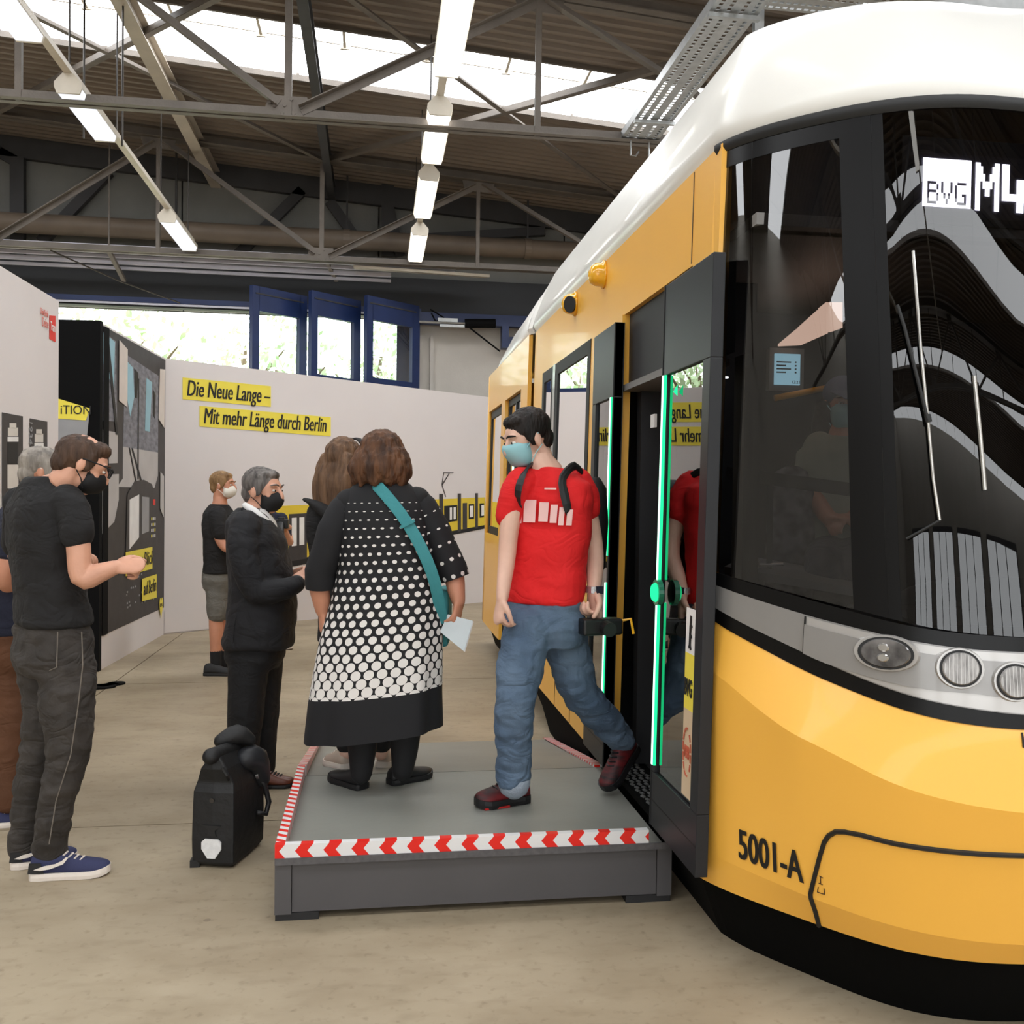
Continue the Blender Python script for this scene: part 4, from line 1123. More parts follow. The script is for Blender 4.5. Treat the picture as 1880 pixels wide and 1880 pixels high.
# underbody skirt following the bottom outline
rg = []
for z, ins in ((.0, .14), (.04, .12), (.24, .03), (.262, .02)):
    row = []
    n = 60
    for k in range(n + 1):
        a = .1 + (pi - .2) * k / n
        p = PF(a, .245); c = V((QX, QY + .4, 0))
        v = V((p.x, p.y, 0)) - c; p = c + v * (1 - ins / v.length)
        row.append(V((p.x, p.y, z)))
    row = [V((row[0].x, 6.95, z)), V((row[0].x, 5., z))] + row + [V((row[-1].x, 5., z)), V((row[-1].x, 6.95, z))]
    rg.append(row)
MB().loft(rg, close=False).build('underbody_skirt', 'underbody', tram)
MB().box(1.3, 3.3, 3.3, 6.9, .12, .25).build('underframe', 'underbody', tram)
for (ya_, yb2) in ((5.0, 6.5),):
    pr = [(ya_, .03), (ya_ + .3, .0), (yb2 - .35, .0), (yb2, .13), (yb2, .25), (ya_, .25)]
    MB().prism([(1.17, y, z) for y, z in pr], (.05, 0, 0)).build('bogie_skirt', 'underbody', tram)

# headlights: mounts, rims, lenses set on the belt
def solve_front(px, py):
    best = None; a0, a1, z0, z1 = .3, 1.57, .9, 1.4
    for it in range(4):
        for i in range(21):
            for j in range(21):
                a = a0 + (a1 - a0) * i / 20; z = z0 + (z1 - z0) * j / 20
                v = PF(a, z) - CAM; d = v.dot(fwd)
                e = (940 + FPX * v.dot(RT) / d - px) ** 2 + (940 - FPX * v.dot(UP) / d - py) ** 2
                if best is None or e < best[0]: best = (e, a, z)
        da, dz = (a1 - a0) / 8, (z1 - z0) / 8
        a0, a1, z0, z1 = best[1] - da, best[1] + da, best[2] - dz, best[2] + dz
    return best[1], best[2]
def fnorm(a, z):
    t1 = PF(a + .02, z) - PF(a - .02, z); t2 = PF(a, z + .02) - PF(a, z - .02)
    n_ = t1.cross(t2); 
    if n_.y > 0: n_ = -n_
    return n_.normalized(), t1.normalized()
for (px, py, r, kind) in ((1630, 1198, .078, 'main'), (1762, 1226, .055, 'fog'), (1860, 1250, .053, 'fog')):
    a, z = solve_front(px, py)
    for aa in (a, pi - a):
        p = PF(aa, z, .012); n_, tg = fnorm(aa, z)
        w2 = r if kind == 'main' else r
        h2 = r * .60 if kind == 'main' else r * .93
        hl = MB().disc(p, n_, w2 * 1.22, .012, 28, r2=h2 * 1.18, rt=.95).build('headlight', 'belt_light', tram, smooth=False)
        # short pod reaching back along the belt
        sg = -1 if aa < pi / 2 else 1
        back = PF(aa + sg * .13 * (1.3 if kind == 'main' else .7), z, .004)
        u_ = n_.cross(tg).normalized()
        MB().loft([[back + u_ * (h2 * .7 * cos(t)) + n_ * (.004 + .004 * sin(t)) for t in [pi * 2 * k / 12 for k in range(12)]], [p + u_ * (h2 * 1.1 * cos(t)) + n_ * (.006 + .009 * sin(t)) for t in [pi * 2 * k / 12 for k in range(12)]]]).build('pod', 'belt_light', hl, smooth=True)
        MB().disc(p + n_ * .010, n_, w2 * 1.02, .006, 32, r2=h2 * 1.03).build('rim', 'rubber', hl)
        MB().disc(p + n_ * .012, n_, w2 * .96, .008, 32, r2=h2 * .96, rt=.9).build('lens', 'lens_dark' if kind == 'main' else 'lens_print', hl)
        if kind == 'main':
            for du in (-.014, .016):
                MB().disc(p + n_ * .019 + u_ * du + tg * (.006 * sg), n_, .018, .006, 18, r2=.014, rt=.7).build('projector', 'chrome', hl)
        else:
            for k in range(9):
                o_ = (k - 4) * r * .19; hh = sqrt(max(0, (r * .8) ** 2 - o_ ** 2))
                MB().bar(p + n_ * .02 + tg * o_ - u_ * hh, p + n_ * .02 + tg * o_ + u_ * hh, .002, .0015, n_).build('lens_rib', 'belt_light', hl)

# numbers and flap lines on the front
def on_front(px, py, out=.003):
    best = None; a0, a1, z0, z1 = .08, 1.57, .22, 1.0
    for it in range(4):
        for i in range(17):
            for j in range(17):
                a = a0 + (a1 - a0) * i / 16; z = z0 + (z1 - z0) * j / 16
                v = PF(a, z) - CAM; d = v.dot(fwd)
                e = (940 + FPX * v.dot(RT) / d - px) ** 2 + (940 - FPX * v.dot(UP) / d - py) ** 2
                if best is None or e < best[0]: best = (e, a, z)
        da, dz = (a1 - a0) / 7, (z1 - z0) / 7
        a0, a1, z0, z1 = best[1] - da, best[1] + da, best[2] - dz, best[2] + dz
    return best[1], best[2]
def front_text(body, size, p0, p1, mt_, name='fleet_number'):
    """text wrapped on the front between two pixels of its baseline"""
    a_0, z_0 = on_front(*p0); a_1, z_1 = on_front(*p1)
    cu = bpy.data.curves.new('t', 'FONT'); cu.body = body; cu.size = 1.; cu.extrude = 0; cu.resolution_u = 4; cu.offset = .008
    ob = bpy.data.objects.new('t', cu); col.objects.link(ob); me = evaluated(ob)
    bpy.data.objects.remove(ob); bpy.data.curves.remove(cu)
    bm = bmesh.new(); bm.from_mesh(me); bmesh.ops.subdivide_edges(bm, edges=[e for e in bm.edges if e.calc_length() > .12], cuts=1)
    bmesh.ops.triangulate(bm, faces=bm.faces); bm.to_mesh(me); bm.free()
    w = max(v.co.x for v in me.vertices)
    for v in me.vertices:
        t = v.co.x / w
        v.co = PF(a_0 * (1 - t) + a_1 * t, z_0 * (1 - t) + z_1 * t + v.co.y * size, .004) - ORG[tram]
    me.materials.clear(); me.name = name
    return finish(name, me, mt_, tram, ORG[tram])
for k_ in (0, 1.2, 2.4): front_text('5001-A', .140, (1356 + k_, 1573 + k_ * .4), (1475 + k_, 1620 + k_ * .4), 'decal_black')
def front_line(pts, w, nm, mt_='decal_black', dense=4):
    pp = []
    az = [on_front(*p) for p in pts]
    for i in range(len(az) - 1):
        for k in range(dense):
            t = k / dense; pp.append(PF(az[i][0] * (1 - t) + az[i + 1][0] * t, az[i][1] * (1 - t) + az[i + 1][1] * t, .002))
    pp.append(PF(*az[-1], .002))
    return MB().tube(pp, w, 6).build(nm, mt_, tram)
front_line([(1504, 1700), (1498, 1672), (1489, 1640), (1497, 1605), (1506, 1570), (1513, 1546), (1522, 1534), (1535, 1527), (1552, 1527), (1580, 1533), (1640, 1548), (1700, 1558), (1780, 1566), (1880, 1571)], .0078, 'flap_joint')
front_line([(1877, 1345), (1880, 1372)], .003, 'flap_joint')
for pts in ([(1504, 1608), (1511, 1612)], [(1507, 1610), (1507, 1621)], [(1504, 1621), (1511, 1624)], [(1503, 1628), (1501, 1638)], [(1501, 1638), (1514, 1642)], [(1514, 1642), (1514, 1631)]):
    front_line(pts, .0015, 'jack_symbol', 'decal_brown', 2)

# side lamps above the door
for (yy, zz, kind) in ((4.84, 2.755, 0), (5.56, 2.745, 1)):
    x_ = XS(zz)
    sl = MB()
    rgs = []
    for t, r_ in ((0, 1.0), (.012, 1.0), (.016, .86), (.05, .8), (.075, .6), (.085, .3), (.087, .02)):
        rgs.append([(x_ - t, yy + .062 * r_ * cos(2 * pi * k / 20), zz - .012 * (1 - r_) + .075 * r_ * sin(2 * pi * k / 20)) for k in range(20)])
    sl.loft(rgs); so = sl.build('side_marker', mat('marker_amber', rgb(240, 178, 30), .15, coat=.8) if kind == 0 else 'marker_amber', tram, smooth=True)
    if kind: MB().disc((x_ - .038, yy - .034, zz - .012), (-.5, -.85, -.1), .036, .022, 18, r2=.05).build('camera_window', 'decal_black', so)

# second tram section
CY0, CY1 = 7.12, 9.9
def car2_x(y, z):
    t = max(0, (y - 9.55) / .55); return XS(z) + (.05 * t * t + .25 * max(0, (y - 9.86)) / .2 if t > 0 else 0)
def panel2(y0, y1, z0, z1, nm='side_panel', mt_='tram_yellow', n=1):
    rg = [[(car2_x(y0 + (y1 - y0) * k / n, z), y0 + (y1 - y0) * k / n, z) for k in range(n + 1)] for z in (z0, z1)]
    return MB().loft(rg, close=False).build(nm, mt_, tram, smooth=n > 1, solid=.03)
panel2(CY0, 7.46, .28, 2.82); panel2(7.46, 8.38, WT - .02, 2.82); panel2(8.38, 8.62, .28, 2.82); panel2(8.62, 9.62, WT - .02, 2.82); panel2(8.62, 9.62, .28, WB_); panel2(9.62, 10.02, .28, 2.82, n=6)
side_window(8.62, 9.62, WB_, WT - .02)
side_panel(9.44, 9.5, .98, 1.07, 'lock_plate', 'decal_black', .003, .02)
d2 = MB()
def fr2(a, b, c, d):
    xa, xb = XS(c) + .004, XS(d) + .004
    d2.add([(xa, a, c), (xa, b, c), (xa + .04, b, c), (xa + .04, a, c), (xb, a, d), (xb, b, d), (xb + .04, b, d), (xb + .04, a, d)], [(0, 1, 2, 3), (7, 6, 5, 4), (1, 0, 4, 5), (2, 1, 5, 6), (3, 2, 6, 7), (0, 3, 7, 4)])
fr2(7.46, 8.38, WT - .08, WT - .02); fr2(7.46, 8.38, .29, .5)
for y in (7.46, 7.895, 8.32): fr2(y, y + .06, .5, WT - .08)
d2o = d2.build('rear_door', 'rubber', tram)
MB().add([(XS(.5) + .016, 7.5, .5), (XS(.5) + .016, 8.34, .5), (XS(2.4) + .016, 8.34, 2.38), (XS(2.4) + .016, 7.5, 2.38)], [(0, 1, 2, 3)]).build('pane', 'door_glass', d2o)
for a, b in ((.6, 1.05), (1.1, 1.4), (1.55, 2.0)):
    MB().box(XS(a) - .012, XS(a), 7.9, 7.925, a, b).build('light_strip', 'led_core', d2o)
MB().box(1.22, 3.4, 9.95, 10.0, .28, 2.8).build('rear_bulkhead', 'tram_yellow', tram)
MB().box(1.22, 3.4, 7.14, 7.18, .28, 2.8).build('front_bulkhead', 'interior_dark', tram)
MB().box(1.25, 3.35, 7.2, 9.9, .26, .3).build('interior_floor', 'interior_dark', tram)
MB().box(3.40, 3.45, 7.12, 9.95, .25, 2.82).build('right_side', 'tram_yellow', tram)
MB().box(1.3, 3.3, 6.98, 7.14, .3, 2.78).build('gangway_bellows', 'interior_grey', tram)
# its roof, sloping down and rounded at the rear end
rr_ = []
PRO = [(1.185, 2.822), (1.165, 2.86), (1.19, 2.95), (1.27, 3.12), (1.38, 3.3), (1.5, 3.4), (1.7, 3.44), (2.3, 3.45), (2.9, 3.44), (3.1, 3.4), (3.22, 3.3), (3.33, 3.12), (3.41, 2.95), (3.435, 2.86), (3.415, 2.822)]
for y, kz, kx in ((7.10, 1., 1.), (8.0, .98, 1.), (8.8, .9, .995), (9.3, .74, .98), (9.65, .5, .96), (9.85, .25, .93), (9.95, .06, .9)):
    rr_.append([V((2.3 + (x - 2.3) * kx, y, 2.822 + (z - 2.822) * kz)) for x, z in PRO])
MB().loft(rr_, close=False).build('roof_shell', 'tram_white', tram, smooth=True, solid=.02)
MB().loft([[V((2.3 + (x - 2.3) * k, y, 2.822 + (z - 2.822) * k)) for x, z in PRO] for y, k in ((7.06, 1.0), (7.10, 1.02), (7.16, 1.02), (7.18, 1.0))], close=False).build('roof_rib', 'tram_white', tram, smooth=False, solid=.012)
rg = []
for z, ins in ((.05, .1), (.2, .05), (.29, .03)):
    rg.append([(1.137 + ins, 7.15, z + .05), (1.137 + ins, 8.4, z), (1.137 + ins, 9.6, z), (1.3 + ins, 9.95, z), (3.2, 9.95, z)])
MB().loft(rg, close=False).build('underbody_skirt', 'underbody', tram)

# ---- cab fittings seen through the glass
dsp = lambda px, py: ony(px, py, 2.98)
dn = V((0, -1, 0))
c0, c1 = dsp(1668, 275), dsp(1990, 410)
MB().box(c0.x - .02, 2 * QX - c0.x + .02, 2.985, 3.05, c1.z - .03, c0.z + .05).build('display_box', 'interior_dark', tram)
PXL = (dsp(1783, 330).x - dsp(1695, 330).x) / 18.0
bx0, bz1 = dsp(1695, 290).x, dsp(1695, 289).z
rows_b = ["111111111111111111"] * 9 + [
 "100011011011100011", "101101011011011111", "101101011011011111", "100011011011011111", "101101011011010011", "101101101101011011", "101101101101011011", "100011110011100011"]
rows_b = ["1" * 18] * 9 + [
 "1" + "1000011" + "01110" + "1100" + "1", ] if False else rows_b
LET = {'B': ('11110', '10001', '10001', '11110', '10001', '10001', '10001', '11110'), 'V': ('10001', '10001', '10001', '10001', '01010', '01010', '00100', '00100'), 'G': ('01111', '10000', '10000', '10000', '10011', '10001', '10001', '01111')}
BVG = ['1' * 21] * 8 + ['11' + '1'.join(''.join('0' if c == '1' else '1' for c in LET[l][r]) for l in 'BVG') + '11' for r in range(8)] + ['1' * 21]
def bitmap(rows, x0, z1, pw, ph, mt_, nm, par, yy=2.98, inv='1'):
    mb_ = MB()
    for r_, row in enumerate(rows):
        for c_, ch in enumerate(row):
            if ch == inv:
                mb_.add([(x0 + c_ * pw, yy, z1 - r_ * ph), (x0 + (c_ + 1) * pw, yy, z1 - r_ * ph), (x0 + (c_ + 1) * pw, yy, z1 - (r_ + 1) * ph), (x0 + c_ * pw, yy, z1 - (r_ + 1) * ph)], [(0, 3, 2, 1)])
    return mb_.build(nm, mt_, par)
wB = dsp(1783, 330).x - bx0; hB = bz1 - dsp(1695, 378).z
disp = MB().box(bx0 - .03, 2 * QX - bx0, 2.983, 2.986, bz1 - hB - .03, bz1 + .02).build('line_display', 'led_off', tram)
bitmap(BVG, bx0, bz1, wB / 21, hB / 17, 'display_white', 'display_logo', disp)
M_ = ["1100000011", "1110000111", "1110000111", "1111001111", "1111001111", "1101111011", "1101111011", "1100110011", "1100110011", "1100000011", "1100000011", "1100000011", "1100000011"]
F4 = ["1100000", "1100000", "1100000", "1100000", "1100110", "1100110", "1100110", "1100110", "1111111", "1111111", "0000110", "0000110", "0000110"]
mx0 = dsp(1791, 330).x
bitmap(M_, mx0, bz1 - .004, (dsp(1835, 330).x - mx0) / 10, hB / 13, 'display_white', 'display_digit', disp)
fx0 = dsp(1840, 330).x
bitmap(F4, fx0, bz1 - .004, (dsp(1887, 330).x - fx0) / 7, hB / 13, 'display_white', 'display_digit', disp)
# dashboard, console, seat, wiper, rails
pr = [(2.62, 1.2), (2.75, 1.24), (3.05, 1.22), (3.1, .95), (2.8, .9)]
MB().prism([(1.62, y, z) for y, z in pr], (1.36, 0, 0)).build('dashboard', 'interior_dark', tram, bevel=.01)
MB().ell((2.12, 3.0, 1.22), .36, .16, .1).build('console_hood', 'interior_dark', tram, smooth=True)
sx_, sy_ = 2.02, 3.85
seat = MB().loft([[V((sx_ + w * cos(t), sy_ + .07 * sin(t), z)) for t in [2 * pi * k / 16 for k in range(16)]] for z, w in ((.95, .22), (1.2, .25), (1.5, .26), (1.62, .24), (1.66, .15), (1.7, .12), (1.76, .14), (1.9, .15), (2.0, .13), (2.03, .06))])
seat.build('driver_seat', 'seat_black', tram, smooth=True)
MB().box(sx_ - .24, sx_ + .24, 3.35, 3.9, .72, .86).build('seat_cushion', 'seat_black', tram, bevel=.03)
MB().tube([(sx_, 3.6, .3), (sx_, 3.6, .72)], .08, 14).build('seat_post', 'interior_dark', tram)
# black rail and posts behind the side pane
ra, rb = at(1335, 868, 3.72), at(1585, 902, 3.45)
MB().bar(ra, rb, .03, .05).build('guard_rail', 'rubber', tram)
for px in (1382, 1415):
    p, q_ = at(px, 875, 3.66), at(px - 3, 1052, 3.66); MB().bar(p, q_, .022, .022).build('guard_post', 'rubber', tram)
MB().prism([at(1330, 1040, 3.6), at(1600, 1085, 3.4), at(1600, 1060, 3.9), at(1370, 1020, 3.9)], (0, 0, -.03)).build('window_shelf', 'interior_grey', tram)
wa, wb2 = at(1390, 1038, 3.6), at(1438, 1036, 3.6)
MB().tube([wa, wb2], .006, 8).tube([wa - V((0, 0, .01)), wa + V((0, 0, .02))], .01, 8).build('window_latch', 'chrome', tram)
MB().bar(at(1355, 560, 4.0) + V((0, 0, .3)), at(1345, 1045, 4.0), .16, .03, (0, 1, 0)).build('interior_post', 'tram_grey', tram)
# information screen on a bracket, yellow handrail, light panels
i0 = ony(1446, 678, 4.15)
MB().box(i0.x - .085, i0.x + .085, 4.16, 4.2, i0.z - .1, i0.z + .1).build('screen_housing', 'interior_grey', tram)
sc = MB().box(i0.x - .062, i0.x + .062, 4.15, 4.165, i0.z - .072, i0.z + .072).build('information_screen', 'screen_blue', tram)
for k in range(4):
    MB().box(i0.x - .055, i0.x + (-.01 if k % 2 else .015), 4.146, 4.15, i0.z + .03 - k * .016, i0.z + .036 - k * .016).build('screen_text', 'decal_black', sc)
    MB().box(i0.x + .035, i0.x + .042, 4.146, 4.15, i0.z + .03 - k * .016, i0.z + .037 - k * .016).build('screen_text', 'decal_black', sc)
text('12:21', .02, 'decal_black', sc, (i0.x + .018, 4.147, i0.z - .066), (1, 0, 0), (0, 0, 1), 'screen_clock')
MB().tube([ony(1422, 731, 3.95), ony(1530, 710, 3.95)], .014, 10).build('handrail', 'handrail_yellow', tram, smooth=True)
c2z = 2.30
def cz(px, py): return onz(px, py, c2z)
for quad in ([(1428, 636), (1462, 608), (1520, 612), (1470, 634)], [(1464, 606), (1500, 574), (1547, 574), (1547, 602), (1524, 610)], [(1502, 571), (1516, 560), (1547, 560), (1547, 571)]):
    MB().prism([cz(*p) for p in quad], (0, 0, .01)).build('ceiling_light', 'ceiling_peach', tram)
# passenger seats with patterned covers
for (px, py, d, w) in ((1452, 935, 3.95, .11),):
    p = at(px, py, d)
    MB().loft([[V((p.x + w * cos(t) * k2, p.y + .05 * sin(t), zz)) for t in [2 * pi * k / 14 for k in range(14)]] for zz, k2 in ((.75, .95), (1.0, 1.0), (1.4, 1.0), (1.62, .92), (1.70, .6), (1.72, .2))]).build('patterned_seat', 'camouflage', tram, smooth=True)
    p2_ = p + V((.2, .25, 0))
    MB().loft([[V((p2_.x + w * 1.1 * cos(t) * k2, p2_.y + .05 * sin(t), zz)) for t in [2 * pi * k / 14 for k in range(14)]] for zz, k2 in ((.75, .95), (1.0, 1.0), (1.4, 1.0), (1.6, .92), (1.68, .6), (1.70, .2))]).build('patterned_seat', 'camouflage', tram, smooth=True)
# wiper
w0, w1, w2_ = (PF(*on_front(1726, 990), .03) if False else None), None, None
def glassp(px, py, out=.03):
    best = None; a0, a1, z0, z1 = .5, 1.57, 1.1, 2.8
    for it in range(4):
        for i in range(17):
            for j in range(17):
                a = a0 + (a1 - a0) * i / 16; z = z0 + (z1 - z0) * j / 16
                v = PF(a, z, out) - CAM; d = v.dot(fwd)
                e = (940 + FPX * v.dot(RT) / d - px) ** 2 + (940 - FPX * v.dot(UP) / d - py) ** 2
                if best is None or e < best[0]: best = (e, a, z)
        da, dz = (a1 - a0) / 7, (z1 - z0) / 7
        a0, a1, z0, z1 = best[1] - da, best[1] + da, best[2] - dz, best[2] + dz
    return PF(best[1], best[2], out)
wp = MB().tube([glassp(1676, 460), glassp(1690, 640), glassp(1703, 765), glassp(1714, 880), glassp(1725, 955)], .0045, 8).build('wiper_blade', 'chrome', tram)
MB().tube([glassp(1703, 762, .04), glassp(1706, 775, .04)], .009, 8).build('wiper_joint', 'rubber', wp)
MB().tube([glassp(1703, 768, .045), glassp(1660, 600, .05), glassp(1648, 560, .05)], .005, 8).build('wiper_arm', 'rubber', wp)
MB().tube([glassp(1725, 955, .03), glassp(1690, 975, .03), glassp(1664, 990, .03)], .004, 8).build('wiper_link', 'rubber', wp)
MB().tube([glassp(1788, 690, .005), glassp(1800, 800, .005), glassp(1808, 900, .005)], .006, 8).build('windscreen_reflector', 'chrome', tram)

# ------------------------------------------------------------------ people
mat('skin', rgb(214, 160, 134), .5, var=.06, scale=14, bump=.06, bscale=60)
mat('skin_warm', rgb(200, 140, 112), .5, var=.07, scale=14, bump=.06, bscale=60)
mat('skin_pale', rgb(220, 178, 158), .5, var=.05, scale=14, bump=.06, bscale=60)
def hairmat(nm, a, b): return mat(nm, a, .6, spec=.3, c2=b, scale=28, stretch=(1, 1, .18), detail=3, bump=.5, bscale=70)
hairmat('hair_dark', rgb(52, 38, 30), rgb(86, 64, 50))
hairmat('hair_grey', rgb(110, 104, 98), rgb(160, 152, 142))
hairmat('hair_blond', rgb(112, 84, 56), rgb(164, 130, 90))
hairmat('hair_iron', rgb(70, 66, 64), rgb(130, 124, 120))
hairmat('hair_auburn', rgb(58, 38, 27), rgb(104, 70, 47))
hairmat('hair_long', rgb(72, 52, 38), rgb(124, 94, 70))
hairmat('hair_black', rgb(18, 14, 12), rgb(36, 28, 25))
mat('tee_black', rgb(21, 20, 21), .85, bump=.1, bscale=90, fold=0.34)
mat('jeans_black', rgb(46, 42, 39), .85, c2=rgb(62, 57, 53), scale=9, bump=.15, bscale=120, fold=0.5)
mat('trousers_brown', rgb(92, 58, 36), .85, var=.12, bump=.12, bscale=80, fold=0.37)
mat('navy_cloth', rgb(24, 28, 48), .85, bump=.1, bscale=80, fold=0.31)
mat('shorts_grey', rgb(104, 102, 96), .85, bump=.1, bscale=80, fold=0.31)
mat('sock_black', rgb(22, 22, 24), .9)
mat('suit_black', rgb(22, 22, 26), .8, var=.05, bump=.06, bscale=120, fold=0.31)
mat('suit_trousers', rgb(13, 13, 16), .8, bump=.06, bscale=120, fold=0.31)
mat('shirt_white', rgb(232, 230, 228), .8)
mat('leather_brown', rgb(96, 48, 30), .35, var=.2)
mat('leather_black', rgb(22, 22, 24), .5)
mat('shoe_black', rgb(30, 30, 31), .7, bump=.1)
mat('shoe_navy', rgb(42, 46, 82), .75, var=.1, bump=.1, bscale=150)
mat('shoe_beige', rgb(190, 172, 156), .7)
mat('sole_white', rgb(226, 216, 206), .6)
mat('sole_red', rgb(196, 36, 34), .5)
mat('shoe_red', rgb(120, 24, 30), .6, c2=rgb(26, 20, 22), scale=9, stretch=(1, 1, 3))
mat('tee_red', rgb(224, 24, 28), .8, var=.04, bump=.08, bscale=80, fold=0.31)
mat('denim', rgb(72, 92, 116), .85, c2=rgb(98, 118, 140), scale=3.5, bump=.15, bscale=150, fold=0.43)
mat('mask_black', rgb(20, 20, 22), .75)
mat('mask_white', rgb(232, 228, 218), .75)
mat('mask_blue', rgb(150, 200, 208), .7)
mat('print_pink', rgb(240, 196, 192), .8)
mat('strap_teal', rgb(60, 140, 146), .75, var=.1, bump=.15, bscale=90)
mat('paper_blue', rgb(206, 216, 220), .7)
mat('eye_white', rgb(230, 226, 220), .3)
mat('eye_iris', rgb(40, 30, 26), .2)
mat('steel_watch', rgb(200, 202, 208), .2, .8)
mat('camera_black', rgb(20, 20, 21), .4)
mat('lens_blue', rgb(40, 50, 90), .1, coat=1)
mat('tights_black', rgb(16, 16, 19), .8)
mat('cap_blue', rgb(70, 84, 116), .8)
mat('shirt_sage', rgb(150, 156, 140), .8)

AW = V((sin(YAW), cos(YAW), 0))
RH = V((cos(YAW), -sin(YAW), 0))
ZU = V((0, 0, 1))
def hv(r, a, z=0.): return RH * r + AW * a + ZU * z
class Frame:
    def __init__(s, c, f, sc=1., roll=0.):
        s.c = V(c); s.f = V(f).normalized(); s.u = (ZU - s.f * s.f.z).normalized(); s.r = s.f.cross(s.u)
        if roll:
            r_, u_ = s.r.copy(), s.u.copy(); s.r = r_ * cos(roll) + u_ * sin(roll); s.u = u_ * cos(roll) - r_ * sin(roll)
        s.s = sc
    def p(s, x, y, z): return s.c + (s.r * x + s.f * y + s.u * z) * s.s
    def ell(s, mb, x, y, z, a, b, c, nu=18, nv=12): mb.ell(s.p(x, y, z), a * s.s, b * s.s, c * s.s, s.r, s.f, s.u, nu, nv)
def head_mesh(mb, F, neck):
    F.ell(mb, 0, -.018, .03, .075, .094, .088); F.ell(mb, 0, .03, -.045, .056, .062, .066); F.ell(mb, 0, .04, .008, .062, .054, .078)
    F.ell(mb, 0, .055, -.085, .026, .028, .024)
    mb.limb([F.p(0, .088, .022), F.p(0, .108, -.006), F.p(0, .112, -.024)], [.009 * F.s, .012 * F.s, .015 * F.s], 10, 3)
    for s_ in (-1, 1):
        F.ell(mb, s_ * .077, -.004, -.006, .010, .019, .032, 10, 8)
        F.ell(mb, s_ * .03, .077, .034, .024, .016, .010, 10, 6)
        F.ell(mb, s_ * .036, .062, -.02, .024, .022, .022, 10, 6)
    mb.limb([F.p(0, -.015, -.03), F.p(0, -.03, -.095)] + [V(n_) for n_ in neck], [.058 * F.s, .056 * F.s] + [.06 * F.s, .075 * F.s][:len(neck)], 14)
def face_bits(F, root, brow='hair_dark'):
    for s_ in (-1, 1):
        e = MB(); F.ell(e, s_ * .031, .0835, .011, .011, .0105, .0062, 12, 8); eo = e.build('eye', 'eye_white', root, smooth=True)
        e = MB(); F.ell(e, s_ * .031, .0915, .011, .0055, .004, .0055, 10, 6); e.build('iris', 'eye_iris', eo, smooth=True)
        MB().limb([F.p(s_ * .012, .098, .036), F.p(s_ * .032, .096, .042), F.p(s_ * .052, .078, .036)], [.003, .005, .003], 8, 2).build('eyebrow', brow, root, smooth=True)
def mask(F, root, kind, mt_):
    mb = MB()
    if kind == 'beak':
        rings = []
        for y, w, h, dz in ((.035, .066, .058, -.045), (.06, .066, .06, -.045), (.085, .056, .056, -.043), (.105, .036, .046, -.04), (.122, .012, .036, -.038), (.126, .003, .03, -.038)):
            rings.append([F.p(w * cos(t), y - .01 * abs(sin(t)) , dz + h * sin(t)) for t in [2 * pi * k / 20 for k in range(20)]])
        mb.loft(rings)
    else:
        rings = []
        for z, w, y0, y1 in ((-.098, .042, .045, .068), (-.085, .052, .042, .10), (-.06, .06, .035, .108), (-.03, .062, .032, .122), (-.005, .06, .035, .122), (.008, .05, .05, .112)):
            rings.append([F.p(w * cos(t), y0 + (y1 - y0) * max(0, sin(t)) ** .7, z) for t in [pi * k / 12 for k in range(13)]] + [F.p(0, y0 - .01, z)])
        mb.loft(rings)
    mo = mb.build('face_mask', mt_, root, smooth=True)
    for s_ in (-1, 1):
        for z0, z1 in ((-.012, .02), (-.075, -.03)):
            MB().tube([F.p(s_ * .06, .045, z0 - .01), F.p(s_ * .074, .02, (z0 + z1) / 2), F.p(s_ * .083, -.012, z1)], .0022, 6).build('ear_loop', mt_, mo)
def short_hair(F, root, mt_, vol=1., bald=False):
    mb = MB()
    if bald:
        F.ell(mb, 0, -.024, .031, .083, .098, .084); F.ell(mb, 0, -.066, -.018, .066, .048, .058)
        F.ell(mb, 0, .035, .085, .06, .045, .034)
        for s_ in (-1, 1): F.ell(mb, s_ * .069, .008, .016, .012, .034, .045)
    else:
        F.ell(mb, 0, -.022, .044, .083 * vol, .098 * vol, .083 * vol); F.ell(mb, 0, -.062, -.012, .068, .052, .06)
        F.ell(mb, 0, .035, .088, .06, .04, .028)
        for s_ in (-1, 1): F.ell(mb, s_ * .07, .012, .018, .012, .03, .045)
    o = remesh(mb, 'hair', mt_, root, .006 * F.s, 3, .006, (60, 60, 25), 3)
    return o
def ring(c, hw, hd, Rv, Fv, n=24, e=2.4, tilt=0.):
    pts = []
    for k in range(n):
        t = 2 * pi * k / n; ct, st_ = cos(t), sin(t)
        x = abs(ct) ** (2 / e) * (1 if ct >= 0 else -1) * hw; y = abs(st_) ** (2 / e) * (1 if st_ >= 0 else -1) * hd
        pts.append(V(c) + Rv * x + Fv * y + ZU * (tilt * y))
    return pts
def torso(mb, J, rows, Fv, shrink=0., cap_round=True):
    Rv = V((Fv.y, -Fv.x, 0))
    mb.loft([ring(J(*r[:3]), max(.02, r[3] - shrink), max(.02, r[4] - shrink), Rv, Fv) for r in rows])
